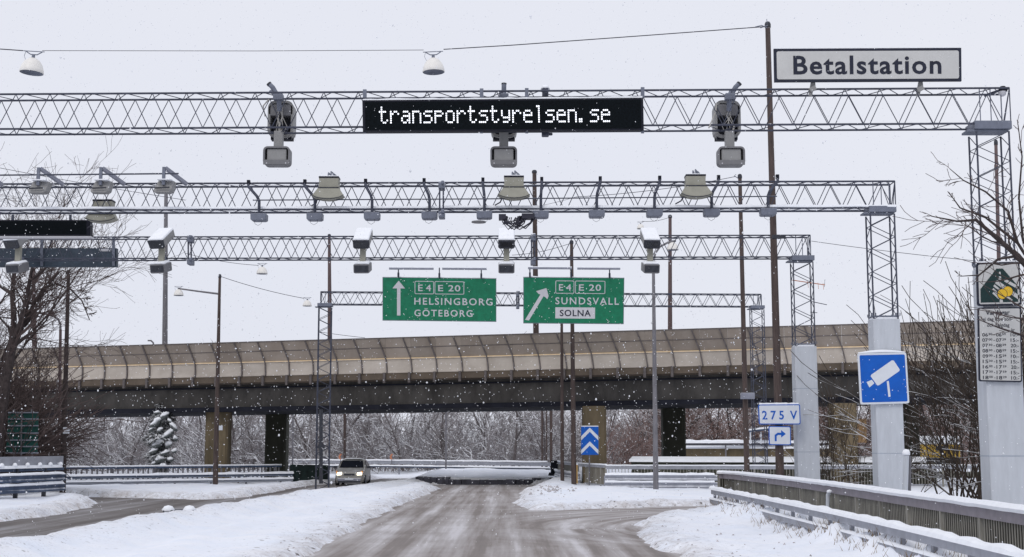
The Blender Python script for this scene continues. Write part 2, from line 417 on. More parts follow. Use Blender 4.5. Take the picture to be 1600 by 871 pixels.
def snow_ground_mat():
    m = bpy.data.materials.new('ground_snow'); m.use_nodes = True
    N, L = m.node_tree.nodes, m.node_tree.links; b = N['Principled BSDF']
    b.inputs['Roughness'].default_value = 0.85; b.inputs['Specular IOR Level'].default_value = 0.15
    t = N.new('ShaderNodeTexCoord'); a = N.new('ShaderNodeAttribute'); a.attribute_name = 'edge'
    def noise(sc, det=4, rough=0.6):
        n = N.new('ShaderNodeTexNoise'); n.inputs['Scale'].default_value = sc; n.inputs['Detail'].default_value = det
        n.inputs['Roughness'].default_value = rough; L.new(t.outputs['Object'], n.inputs['Vector']); return n.outputs[0]
    def rng(x, a0, a1, b0=0.0, b1=1.0):
        n = N.new('ShaderNodeMapRange'); L.new(x, n.inputs[0])
        for i, q in enumerate((a0, a1, b0, b1)): n.inputs[i + 1].default_value = q
        return n.outputs[0]
    def mul(x, y):
        n = N.new('ShaderNodeMath'); n.operation = 'MULTIPLY'; L.new(x, n.inputs[0]); L.new(y, n.inputs[1]); return n.outputs[0]
    def mix(f, c1, c2):
        n = N.new('ShaderNodeMix'); n.data_type = 'RGBA'; L.new(f, n.inputs[0])
        for i, c in ((6, c1), (7, c2)):
            if isinstance(c, tuple): n.inputs[i].default_value = (*c, 1)
            else: L.new(c, n.inputs[i])
        return n.outputs[2]
    c = mix(rng(noise(0.7), 0.3, 0.7), (0.80, 0.845, 0.93), (0.88, 0.895, 0.94))
    slush = mul(rng(a.outputs['Fac'], 0.0, 1.5, 1.0, 0.0), rng(noise(2.2, 7, 0.75), 0.36, 0.66))
    c = mix(slush, c, (0.40, 0.36, 0.34))
    spk = mul(rng(noise(5.5, 2, 0.5), 0.66, 0.72), rng(a.outputs['Fac'], 0.3, 3.2, 0.95, 0.0))
    c = mix(spk, c, (0.15, 0.135, 0.13))
    spk2 = mul(rng(noise(13, 2, 0.5), 0.62, 0.70), rng(a.outputs['Fac'], 0.2, 2.4, 0.75, 0.0))
    c = mix(spk2, c, (0.20, 0.18, 0.17))
    L.new(c, b.inputs['Base Color'])
    bp = N.new('ShaderNodeBump'); bp.inputs['Strength'].default_value = 0.5; bp.inputs['Distance'].default_value = 0.05
    L.new(noise(6, 6, 0.65), bp.inputs['Height']); L.new(bp.outputs[0], b.inputs['Normal'])
    return m
me.materials.append(snow_ground_mat())

def road_mat(name, arc=True, dark=1.0):
    m = bpy.data.materials.new(name); m.use_nodes = True
    N, L = m.node_tree.nodes, m.node_tree.links; b = N['Principled BSDF']
    b.inputs['Roughness'].default_value = 0.7; b.inputs['Specular IOR Level'].default_value = 0.3
    t = N.new('ShaderNodeTexCoord')
    def rng(x, a0, a1, b0=0.0, b1=1.0):
        n = N.new('ShaderNodeMapRange'); L.new(x, n.inputs[0])
        for i, q in enumerate((a0, a1, b0, b1)): n.inputs[i + 1].default_value = q
        return n.outputs[0]
    def mth(op, x, y):
        n = N.new('ShaderNodeMath'); n.operation = op
        for i, q in enumerate((x, y)):
            if isinstance(q, (int, float)): n.inputs[i].default_value = q
            else: L.new(q, n.inputs[i])
        return n.outputs[0]
    def mix(f, c1, c2):
        n = N.new('ShaderNodeMix'); n.data_type = 'RGBA'; L.new(f, n.inputs[0])
        for i, c in ((6, c1), (7, c2)):
            if isinstance(c, tuple): n.inputs[i].default_value = (*c, 1)
            else: L.new(c, n.inputs[i])
        return n.outputs[2]
    def noise(vec, sc, det=5, rough=0.6):
        n = N.new('ShaderNodeTexNoise'); n.inputs['Scale'].default_value = sc; n.inputs['Detail'].default_value = det
        n.inputs['Roughness'].default_value = rough; L.new(vec, n.inputs['Vector']); return n.outputs[0]
    mp = N.new('ShaderNodeMapping'); mp.inputs['Scale'].default_value = (1, 0.03, 1)
    L.new(t.outputs['Object'], mp.inputs[0])
    st = noise(mp.outputs[0], 1.5)
    if arc:                                        # wheel tracks that bend off into the slip road
        mp2 = N.new('ShaderNodeMapping'); mp2.inputs['Location'].default_value = (-13, -38, 0)
        L.new(t.outputs['Object'], mp2.inputs[0])
        ln = N.new('ShaderNodeVectorMath'); ln.operation = 'LENGTH'; L.new(mp2.outputs[0], ln.inputs[0])
        sx = N.new('ShaderNodeSeparateXYZ'); L.new(mp2.outputs[0], sx.inputs[0])
        an = mth('ARCTAN2', sx.outputs[1], sx.outputs[0])
        cx = N.new('ShaderNodeCombineXYZ'); L.new(ln.outputs['Value'], cx.inputs[0]); L.new(mth('MULTIPLY', an, 0.9), cx.inputs[1])
        st2 = noise(cx.outputs[0], 1.7)
        so = N.new('ShaderNodeSeparateXYZ'); L.new(t.outputs['Object'], so.inputs[0])
        msk = mth('MULTIPLY', rng(so.outputs[0], -0.8, 2.0), rng(so.outputs[1], 30, 38))
        fm = N.new('ShaderNodeMix'); fm.data_type = 'FLOAT'; L.new(msk, fm.inputs[0]); L.new(st, fm.inputs[2]); L.new(st2, fm.inputs[3])
        st = fm.outputs[0]
    pt = noise(t.outputs['Object'], 0.35, 6, 0.65); fine = noise(t.outputs['Object'], 9, 4, 0.7)
    f = mth('ADD', mth('MULTIPLY', st, 0.74), mth('ADD', mth('MULTIPLY', pt, 0.20), mth('MULTIPLY', fine, 0.10)))
    k = dark * 0.86
    c = mix(rng(f, 0.45, 0.54), (0.27 * k, 0.236 * k, 0.22 * k), (0.43 * k, 0.40 * k, 0.395 * k))
    c = mix(rng(f, 0.545, 0.64), c, (0.68 * k, 0.66 * k, 0.68 * k))
    c = mix(rng(f, 0.36, 0.46, 0.8, 0.0), c, (0.175 * k, 0.155 * k, 0.147 * k))
    L.new(c, b.inputs['Base Color'])
    bp = N.new('ShaderNodeBump'); bp.inputs['Strength'].default_value = 0.35; bp.inputs['Distance'].default_value = 0.02
    L.new(fine, bp.inputs['Height']); L.new(bp.outputs[0], b.inputs['Normal'])
    return m
def road_sheet(name, x0, x1, y0, y1, mat, z=0.0, px=None):
    mb = MB(); mb.sheet([(x0, y0, z), (x1, y0, z), (x1, y1, z), (x0, y1, z)])
    return tag(mb.build(name, mat), kind='structure')
mb = MB(); mb.sheet([(-6.5, -25, 0), (4.5, -25, 0), (4.5, 40, 0), (10, 45, 0), (44, 52, 0), (44, 62, 0), (9, 56, 0), (4.5, 82, 0), (-6.5, 82, 0)])
tag(mb.build('road', road_mat('packed_slush_road', True)), kind='structure')
mb = MB(); mb.sheet([(-20, -25, 0.0), (-7.0, -25, 0.0), (-5.0, 98, 0.0), (-11, 98, 0.0), (-13, 68, 0.0), (-36, 68, 0.0), (-36, 59, 0.0), (-20, 52, 0.0)])
tag(mb.build('side_road', road_mat('wet_side_road', False, 0.5)), kind='structure')
mb = MB()
kp = [(-5.7, 82.6), (-5.2, 81.5), (-3.0, 81.1), (0.2, 81.1), (1.7, 81.5), (2.6, 83)]
kr = random.Random(3); kpts = []
for a, b2 in zip(kp, kp[1:]):
    for i in range(6): kpts.append((a[0] + (b2[0] - a[0]) * i / 6, a[1] + (b2[1] - a[1]) * i / 6))
for i, (a, b2) in enumerate(zip(kpts, kpts[1:])):
    top = (0.46 if a[0] < -3.9 else 0.30 if a[0] < 1.2 else 0.38) + kr.uniform(-.03, .03)
    mb.bar((a[0], a[1] + kr.uniform(-.06, .06), top / 2 - .05), (b2[0], b2[1], top / 2 - .05), 0.3 + kr.uniform(0, .15), top + .1)
tag(mb.build('kerb', M['kerb']), kind='structure')

# ------------------------------------------------------------------ ROAD BRIDGE behind the toll gantries
BU = Vector((48.6, -12.0, 0)).normalized(); BN = Vector((BU.y, -BU.x, 0))            # along the deck; towards the viewer
BN = -BN if BN.y > 0 else BN
def bp(X, t, dz):
    Y = 84 - 12 * (X + 28) / 48.6; z = 8.38 + 0.43 * (X + 28) / 48.6
    return Vector((X, Y, z + dz)) + BN * t
def sweep(mb, prof, X0, X1, n=1, closed=False):
    k = len(prof); vs = []
    for i in range(n + 1):
        X = X0 + (X1 - X0) * i / n
        vs += [bp(X, t, dz) for t, dz in prof]
    fs = []
    for i in range(n):
        for j in range(k if closed else k - 1):
            q = (j + 1) % k; fs.append((i * k + j, (i + 1) * k + j, (i + 1) * k + q, i * k + q))
    if closed: fs += [tuple(range(k)), tuple(range((n + 1) * k - 1, n * k - 1, -1))]
    return mb.add(vs, fs)
BX0, BX1 = -46.0, 44.0
bridge = thing('road_bridge', 'long road bridge with weathered noise barriers crossing behind the toll gantries', 'bridge', (0, 77, 0))
sweep(MB(), [(0.25, -2.05), (0.25, -2.42), (-0.2, -2.5), (-9.2, -2.5), (-9.2, -2.05)], BX0, BX1, 1, True).build('deck', M['fascia'], bridge)
sweep(MB(), [(-0.25, -2.502), (-0.25, -3.9), (-8.6, -3.9), (-8.6, -2.502)], BX0, BX1, 1, True).build('girder', M['girder'], bridge)
mb = MB(); sweep(mb, [(-0.12, -3.86), (-0.12, -4.12), (-8.75, -4.12), (-8.75, -3.86)], BX0, BX1, 1, True)
sweep(mb, [(-0.18, -2.66), (-0.18, -2.74), (-0.247, -2.74), (-0.247, -2.66)], BX0, BX1, 1, True)  # thin dark strip standing in for the shadow line below the deck edge
mb.build('flange_and_shadow_line', M['girder_dark'], bridge)
sweep(MB(), [(-8.8, -2.048), (-8.8, -1.1), (-9.0, -1.1), (-9.0, -2.048)], BX0, BX1, 1, True).build('far_parapet', M['barrier_lo'], bridge)
LOW = [(0.30, -2.03), (0.21, -1.86), (0.12, -1.62), (0.06, -1.4), (0.03, -1.225)]
UPP = [(0.03, -1.165), (0.055, -0.95), (0.10, -0.62), (0.15, -0.33), (0.22, 0.0)]
SP_ = 1.53; nb = int((30 - BX0) / (SP_ * BU.x))
for i in range(nb):
    X0 = BX0 + i * SP_ * BU.x; X1 = X0 + SP_ * BU.x
    g = 0.003
    def panel(prof, th=0.05): return sweep(MB(), prof + [(t - th, z) for t, z in reversed(prof)], X0 + g, X1 - g, 1, True)
    panel(UPP).build('upper_panel', M['barrier_up'], bridge)
    panel(LOW).build('lower_panel', M['barrier_lo'], bridge)
    mb = MB(); pr = [bp(X0 - 0.36 * (dz + 1.2) * (1 if dz > -1.2 else 0.55), t + 0.05, dz) for t, dz in LOW[:-1] + [(0.03, -1.2)] + UPP[1:]]
    for a, b2 in zip(pr, pr[1:]): mb.bar(a, b2, 0.07, 0.10, BN)
    mb.bar(bp(X0, 0.33, -2.02), bp(X0, 0.33, -2.62), 0.14, 0.14, BN)
    mb.build('barrier_post', M['barrier_post'], bridge)
sweep(MB(), [(0.10, -1.16), (0.10, -1.22), (0.031, -1.22), (0.031, -1.16)], BX0, 29.5, 1, True).build('rail_strip', M['barrier_rail'], bridge)
mb = MB(); sweep(mb, [(0.135, -0.53), (0.135, -0.56), (0.10, -0.57), (0.10, -0.53)], BX0, 29.5, 1, True)
sweep(mb, [(0.26, 0.0), (0.26, 0.045), (0.15, 0.045), (0.15, 0.0)], BX0, 29.5, 1, True)
mb.build('barrier_cap', M['barrier_post'], bridge)
def column(X, Y, w, top, mat):
    mb = MB(); poly = []
    for sx, sy in ((-1, -1), (1, -1), (1, 1), (-1, 1)):
        for k in ((0, 1), (1, 0)) if sx * sy > 0 else ((1, 0), (0, 1)):
            poly.append((X + sx * (w / 2 - 0.12 * k[0]), Y + sy * (w / 2 - 0.12 * k[1]), -0.3))
    mb.prism(poly, (0, 0, top + 0.3)); mb.build('column', mat, bridge)
def deckz(X, Y): return bp(X, 0, 0).z
column(-18.05, 83.2, 1.38, 8.47 - 4.13, M['column'])
column(4.65, 76.6, 1.32, 8.66 - 4.13, M['column'])
column(-15.5, 89.3, 1.38, 8.5 - 4.13, M['column_dark'])
column(9.85, 82.6, 1.38, 8.7 - 4.13, M['column_dark'])
column(23.0, 79.3, 1.42, 8.8 - 4.13, M['column_dark'])
column(17.8, 72.8, 1.3, 8.7 - 4.13, M['column'])
KIDS[bridge.name] = None

# ------------------------------------------------------------------ TOLL GANTRIES
class Gantry: pass
def truss_face(mb, A, B, offA, offB, per, r, phase):
    """zigzag between the two chords A+off .. B+off"""
    L = (B - A).length; u = (B - A) / L; s = phase * per; k = 0
    ps = []
    t = -per / 2 + s
    while t < L + per:
        ps.append((max(0, min(L, t)), k)); t += per / 2; k ^= 1
    for (t0, k0), (t1, k1) in zip(ps, ps[1:]):
        if t1 - t0 < 0.05: continue
        mb.tube([A + u * t0 + (offB if k0 else offA), A + u * t1 + (offB if k1 else offA)], r, 5, False)

def gantry(name, label, px0, y0, d0, px1, y1, d1, h, per, rc, rd, towers, depth=0.52, snowcap=False, xl=None, base_top=5.8):
    g = Gantry(); A, B = P(px0, y0, d0), P(px1, y1, d1)
    z = (A.z + B.z) / 2; A.z = B.z = z
    u = (B - A).normalized(); w = Vector((-u.y, u.x, 0))                # along, away from the viewer
    if xl is not None: A = B + (-u) * ((B.x - xl) / u.x)
    g.A, g.B, g.u, g.w, g.z, g.h = A, B, u, w, z, h
    root = g.root = thing(name, label, 'gantry', (B.x, B.y, 0), 'lattice gantries across the road')
    mb = MB(); dn = Vector((0, 0, -h)); wd = w * depth; O = Vector((0, 0, 0))
    for o in (O, wd, dn, dn + wd): mb.tube([A + o, B + o], rc, 7)
    truss_face(mb, A, B, O, dn, per, rd, 0.0); truss_face(mb, A + wd, B + wd, O, dn, per, rd, 0.28)
    truss_face(mb, A, B, O, wd, per * 1.0, rd, 0.25); truss_face(mb, A + dn, B + dn, O, wd, per, rd, 0.05)
    for E in (A, B):
        for a, b2 in ((O, dn), (wd, wd + dn), (O, wd), (dn, dn + wd), (O, wd + dn)): mb.tube([E + a, E + b2], rd * 1.3, 5)
    mb.build('truss_beam', M['steel'], root)
    if snowcap:
        mb = MB(); n = 60
        for o, hh in ((dn, 0.075), (wd, 0.03), (dn + wd, 0.05)):
            L = (B - A).length
            pts = [A + o + u * (L * i / n) + Vector((0, 0, rc + hh * 0.35 * (0.7 + 0.6 * rnd.random()))) for i in range(n + 1)]
            mb.tube(pts, [hh * (0.45 + 0.25 * rnd.random()) for _ in pts], 6)
        mb.build('snow_cap', M['snow'], root)
    W, D, bay = 0.66, 0.5, 0.62
    for (tx, ped) in towers:                                            # tx: x of the tower's centre along the beam
        c = B + u * ((tx - B.x) / u.x); c = Vector((c.x, c.y, 0)) + w * (depth / 2)
        zt = z - h - 0.16; zb = base_top if ped else 0.0
        mb = MB(); legs = [c + u * (sx * W / 2) + w * (sy * D / 2) for sx, sy in ((-1, -1), (1, -1), (1, 1), (-1, 1))]
        for l in legs: mb.tube([l + Vector((0, 0, zb)), l + Vector((0, 0, zt))], rc * 0.9, 7)
        for i in range(4):
            a, b2 = legs[i], legs[(i + 1) % 4]; n = max(2, int((zt - zb) / (bay / 2)))
            for k in range(n):
                za, zc = zb + (zt - zb) * k / n, zb + (zt - zb) * (k + 1) / n
                p, q = (a, b2) if (k + (i // 2)) % 2 == 0 else (b2, a)
                mb.tube([p + Vector((0, 0, za)), q + Vector((0, 0, zc))], rd, 5, False)
        mb.build('lattice_tower', M['steel'], root)
        pl = MB(); pl.box(c + Vector((0, 0, zt + 0.13)), (W + 0.1, D + 0.10, 0.17)); pl.box(c + Vector((-0.10, -0.05, zt + 0.02)), (0.84, 0.36, 0.045))
        for sx in (-1, 0, 1): pl.tube([c + u * (sx * 0.22) - w * 0.2 + Vector((0, 0, zt + 0.2)), c + u * (sx * 0.22) - w * 0.2 + Vector((0, 0, z))], rd * 1.4, 5)
        pl.build('corner_plate', M['plate'], root, bevel=0.012)
        if ped:
            cb = MB(); pw, pd = 0.74, 0.56
            cb.box(c + Vector((0, 0, zb / 2 - 0.15)), (pw, pd, zb + 0.3))
            o = cb.build('concrete_base', M['concrete'], root, bevel=0.02)
            bp_ = MB(); bp_.box(c + Vector((0, 0, zb + 0.075)), (0.72, 0.54, 0.03))
            for l in legs:
                for q in (-.05, .05): bp_.tube([l + Vector((q, -.03, zb + .08)), l + Vector((q, -.03, zb + .16))], .014, 6)
                bp_.box(l + Vector((0, 0, zb + .12)), (.012, .14, .12))
            bp_.build('base_plate', M['plate'], root)
            for zz in (2.1, 4.2): MB().box(c + Vector((0, 0, zz)), (pw + 0.006, pd + 0.006, 0.02)).build('joint_line', M['joint'], o)
            MB().box(c + Vector((0, 0, zb + 0.03)), (pw * 0.92, pd * 0.9, 0.06)).build('snow_patch', M['snow'], o, bevel=0.025)
    return g
def tower_x(pxc, d): return P(pxc, 300, d).x
G1 = gantry('toll_gantry', 'nearest lattice gantry carrying the lit text display and three grey camera units', 0, 148, 27.5, 1577, 137.5, 27.0, 0.745, 0.72, 0.022, 0.0095,
            [(tower_x(1547.5, 27.3), True), (-19, True)], xl=-19.4, base_top=5.9)
G2 = gantry('toll_gantry', 'second lattice gantry carrying pale horn antennas and a row of small hanging boxes', 0, 292, 37.0, 1398, 279.5, 36.6, 0.745, 0.71, 0.027, 0.012,
            [(tower_x(1373, 36.9), True), (-19.6, True)], snowcap=True, xl=-20, base_top=5.75)
G3 = gantry('toll_gantry', 'third lattice gantry carrying five snow-topped camera units above the green signs', 200, 371, 45.4, 1266, 367.5, 45.0, 0.74, 0.71, 0.024, 0.0125,
            [(tower_x(1249, 45.3), True), (-20.6, True)], xl=-21, base_top=5.62)
G4 = gantry('sign_gantry', 'farthest lattice gantry on two slender towers, holding the two green direction signs', 501, 456, 70, 1189, 460, 71.2, 0.65, 0.72, 0.026, 0.014,
            [(tower_x(511.5, 70.2), False), (tower_x(1179, 71.4), False)])
for g, d in ((G1, 27), (G2, 36.8), (G3, 45.2), (G4, 70.5)): g.d = d
def gd(g, px):                                        # distance of the near face at this picture column
    X0 = (px - CX) / F
    return (g.A.y - g.A.x * g.u.y / g.u.x) / (1 - X0 * 1.0 * g.u.y / g.u.x)

# ------------------------------------------------------------------ devices on the first gantry
S1 = 27.2 / F
def rr_local(w, h, r, n=4):
    return [Vector((x, 0, -y)) for x, y in rrect(-w / 2, -h / 2, w / 2, h / 2, r, n)]
def shell(mb, w, h, r, th, y0, y1, c):                # open box: rounded frame with a wall thickness
    o = [v + Vector(c) for v in rr_local(w, h, r)]; i = [v + Vector(c) for v in rr_local(w - 2 * th, h - 2 * th, max(0.01, r - th))]
    n = len(o); Y0, Y1 = Vector((0, y0, 0)), Vector((0, y1, 0))
    vs = [v + Y0 for v in o] + [v + Y1 for v in o] + [v + Y0 for v in i] + [v + Y1 for v in i]; fs = []
    for k in range(n):
        q = (k + 1) % n
        fs += [(q, k, n + k, n + q), (k, q, 2 * n + q, 2 * n + k), (2 * n + k, 2 * n + q, 3 * n + q, 3 * n + k), (n + q, n + k, 3 * n + k, 3 * n + q)]
    return mb.add(vs, fs)
def rear_camera(lean, label):
    root = thing('toll_camera', label, 'camera', (0, 0, 0), 'camera units on the nearest gantry')
    # origin: near bottom chord; x right, y away, z up
    mb = MB(); shell(mb, 0.55, 0.80, 0.16, 0.055, 0.60, 0.98, (0, 0, 0.375)); mb.build('upper_housing', M['housing_pale'], root)
    mb = MB()
    for sx in (-1, 1):
        mb.prism([Vector((sx * 0.13 + x, 0.60, 0.555 - y)) for x, y in rrect(-0.135, -0.13, 0.135, 0.11, 0.06)], (0, 0.28, 0))
    mb.build('lamp_cowl', M['housing'], root, bevel=0.015)
    MB().box((0, 0.93, 0.31), (0.47, 0.05, 0.70)).build('back_panel', M['dark'], root)
    mb = MB(); mb.box((-0.13, 0.82, 0.18), (0.13, 0.2, 0.28)); mb.box((0.12, 0.82, 0.18), (0.13, 0.2, 0.28)); mb.box((0.0, 0.8, -0.02), (0.44, 0.2, 0.07))
    mb.build('camera_body', M['black'], root, bevel=0.01)
    mb = MB()
    rr = random.Random(int(lean * 10) + 5)
    for k in range(7):
        x = rr.uniform(-0.12, 0.12)
        mb.tube([(x * 0.4, 0.55, 0.62), (x * 0.2 + rr.uniform(-.07, .07), 0.52, 0.4), (x + rr.uniform(-.05, .05), 0.54, 0.2), (x * 0.7, 0.55, 0.02), (x * 0.5, 0.45, -0.22)], 0.009, 5)
    mb.build('cable_bundle', M['cable_pale'], root)
    mb = MB(); mb.tube([(-0.28, 0.3, 0.62), (-0.33, 0.1, 0.4), (-0.42, -0.02, 0.2), (-0.5, -0.03, 0.02)] if lean > 0 else [(-0.2, 0.3, 0.72), (-0.3, 0.2, 0.55), (-0.27, 0.3, 0.35)], 0.016, 6)
    mb.build('cable', M['cable_pale'], root)
    mb = MB(); mb.tube([(0, 0.45, 0.5), (0, 0.35, 0.76), (lean * 0.13, 0.3, 0.98), (lean * 0.19, 0.3, 1.04)], 0.055, 8)
    mb.box((0, 0.3, 0.76), (0.2, 0.2, 0.13)); mb.bar((lean * 0.03 - 0.05, 0.28, 0.80), (lean * 0.10 - 0.08, 0.26, 0.90), 0.05, 0.05)
    mb.build('mast_bracket', M['plate'], root, bevel=0.008)
    mb = MB(); mb.tube([(lean * 0.19, 0.3, 1.035), (lean * 0.215, 0.3, 1.065)], 0.058, 8); mb.build('bracket_cap', M['dark'], root)
    MB().box((0, 0.45, -0.14), (0.19, 0.15, 0.40)).build('stem', M['housing_pale'], root, bevel=0.012)
    mb = MB(); shell(mb, 0.56, 0.40, 0.09, 0.035, 0.2, 0.48, (0, 0, -0.51)); mb.build('lower_housing', M['housing'], root)
    MB().box((0, 0.34, -0.485), (0.41, 0.2, 0.26)).build('lamp_body', M['housing_pale'], root, bevel=0.02)
    mb = MB(); mb.box((0, 0.45, -0.5), (0.49, 0.04, 0.32)); mb.build('housing_back', M['dark'], root)
    mb = MB(); mb.prism([(-0.275, 0.19, -0.60), (-0.27, 0.19, -0.70), (0.27, 0.19, -0.70), (0.275, 0.19, -0.60)], (0, 0.03, 0)); mb.build('bottom_lip', M['housing'], root)
    for sx in (-1, 1): MB().tube([(sx * 0.2, 0.185, -0.672), (sx * 0.2, 0.19, -0.672)], 0.014, 8).build('bolt', M['letter'], root)
    return root
def mount(o, g, px, py):
    d = gd(g, px); p = P(px, py, d); o.location = p; return o
for px, lean, lab in ((430, -1, 'grey camera unit left of the lit display, its top bracket tilted left'),
                      (787, 0.02, 'grey camera unit half hidden behind the lit display, its lower box below the middle'),
                      (1145, 1, 'grey camera unit with loose cables just left of the tall brown pole')):
    mount(rear_camera(lean, lab), G1, px, 202.5)

# ------------------------------------------------------------------ lit text display
FONT = {
 't': ['.#...', '.#...', '####.', '.#...', '.#...', '.#...', '.#..#', '..##.'],
 'r': ['', '', '#.##.', '##..#', '#....', '#....', '#....', '#....'],
 'a': ['', '', '.###.', '....#', '.####', '#...#', '#..##', '.##.#'],
 'n': ['', '', '####.', '#...#', '#...#', '#...#', '#...#', '#...#'],
 's': ['', '', '.####', '#....', '.###.', '....#', '....#', '####.'],
 'p': ['', '', '####.', '#...#', '####.', '#....', '#....', '#....'],
 'o': ['', '', '.###.', '#...#', '#...#', '#...#', '#...#', '.###.'],
 'y': ['', '', '#...#', '#...#', '#...#', '.####', '....#', '.###.'],
 'e': ['', '', '.###.', '#...#', '#####', '#....', '#....', '.####'],
 'l': ['.##..', '..#..', '..#..', '..#..', '..#..', '..#..', '..#..', '..#..'],
 '.': ['', '', '', '', '', '', '##...', '##...']}
D1 = gd(G1, 787) - 0.16
sg = Sign(566, 156, 1006, 206, D1, ((566, 157), (1005, 153), (1006, 203.5), (567, 206)))
disp = thing('text_display', 'long black LED text display on the nearest gantry reading transportstyrelsen.se', 'display', sg.p(786, 206))
mb = MB(); sg.board(mb, [(1006, 156), (566, 156), (566, 206), (1006, 206)], 0.14); mb.build('housing', M['black'], disp)
mb = MB(); sg.flat(mb, [(570, 203.5), (1002, 203.5), (1002, 158.8), (570, 158.8)]); mb.build('screen', M['led_face'], disp)
mb = MB(); word = 'transportstyrelsen.se'; pitch = (957 - 592) / 21.0; cell = pitch / 6.0; rh = 3.45
for i, ch in enumerate(word):
    for r, row in enumerate(FONT[ch]):
        for c, q in enumerate(row):
            if q == '#':
                x = 593 + i * pitch + c * cell; y = 168.0 + r * rh; h = 0.37 * cell; v = 0.36 * rh
                sg.flat(mb, [(x - h, y + v), (x + h, y + v), (x + h, y - v), (x - h, y - v)], -0.012)
mb.build('lettering', M['led'], disp)
for px in (570, 752.5, 823, 1004):
    mb = MB(); a, b2 = P(px, 140.5 - (px - 570) * 0.008, D1 + 0.10), P(px, 153, D1 + 0.10)
    mb.bar(a, b2, 0.075, 0.06, (0, 1, 0)); mb.bar(P(px, 205, D1 + 0.09), P(px, 208.5, D1 + 0.09), 0.06, 0.05, (0, 1, 0)); mb.build('hanger', M['plate'], disp)
sn = MB(); n = 40
sn.tube([sg.p(567 + 438 * i / n, 155.2, 0.07) for i in range(n + 1)], [0.03 + 0.02 * rnd.random() for _ in range(n + 1)], 6); sn.build('snow_strip', M['snow'], disp)

# pole clamp with a round head behind the display
pc = thing('clamp_pole', 'short clamp pole with a snowy round head behind the lit display', 'clamp', P(852, 213, D1 + 0.5))
mb = MB(); mb.tube([P(852, 213, D1 + 0.5), P(852, 150, D1 + 0.5)], 0.055, 8); mb.build('pole', M['plate'], pc)
mb = MB(); mb.box(P(852, 146, D1 + .45), (0.13, 0.2, 0.20)); mb.build('clamp', M['steel'], pc, bevel=0.02)
mb = MB(); mb.box(P(852, 209, D1 + .45), (0.15, 0.2, 0.12)); mb.box(P(859, 210, D1 + .45), (0.12, 0.08, 0.05)); mb.build('clamp', M['steel'], pc, bevel=0.02)
mb = MB(); mb.lathe([(0.0, 0.1), (0.06, 0.085), (0.10, 0.0), (0.0, -0.01)], P(852, 140, D1 + .45), 12); mb.build('snow_cap', M['snow'], pc, smooth=True)

# Betalstation board
sg = Sign(1209, 76, 1502, 128, 26.95, ((1209, 76.5), (1502, 75), (1502.5, 127), (1210, 128.5)))
s = thing('name_board', 'long off-white board with black border reading Betalstation, clamped above the nearest gantry', 'sign', sg.p(1355, 128))
mb = MB(); sg.board(mb, [(1502, 76), (1209, 76), (1209, 128), (1502, 128)], 0.05); mb.build('board', M['sign_ink'], s)
mb = MB(); sg.flat(mb, rrect(1213.2, 80.2, 1498, 124.0, 3)); mb.build('face', M['sign_grey'], s)
mb = MB(); sg.text(mb, 'Betalstation', 1239, 87.3, 1470.5, 117.0, 0.022, 1.12); mb.build('lettering', M['sign_ink'], s)
for px in (1269, 1437):
    d = 27.1; mb = MB(); mb.bar(P(px - 3, 150, d), P(px + 1, 127, d), 0.07, 0.05, (0, 1, 0)); mb.bar(P(px - 4, 142, d - .05), P(px + 5, 137, d - .05), 0.09, 0.09); mb.bar(P(px + 3, 128, d), P(px + 4, 138, d), 0.035, 0.04, (0, 1, 0))
    mb.build('clamp', M['housing_pale'], s)
sn = MB(); sn.tube([sg.p(1210 + 291 * i / 30, 75.6, 0.025) for i in range(31)], [0.012 + 0.012 * rnd.random() for _ in range(31)], 5); sn.build('snow_strip', M['snow'], s)
# little round camera on the gantry's end
c = thing('dome_camera', 'small round black-topped camera at the right end of the nearest gantry', 'camera', P(1566, 150, 27.2))
mb = MB(); mb.lathe([(0.0, 0.1), (0.05, 0.09), (0.085, 0.04), (0.09, -0.02), (0.0, -0.02)], P(1567, 142, 27.1), 14); mb.build('hood', M['black'], c, smooth=True)
mb = MB(); mb.lathe([(0.085, 0.0), (0.07, -0.07), (0.03, -0.10), (0, -0.105)], P(1566, 143.5, 27.1), 14); mb.build('dome', M['letter'], c, smooth=True)
MB().bar(P(1538, 150, 27.1), P(1562, 141.5, 27.1), 0.03, 0.05).build('arm', M['steel'], c)

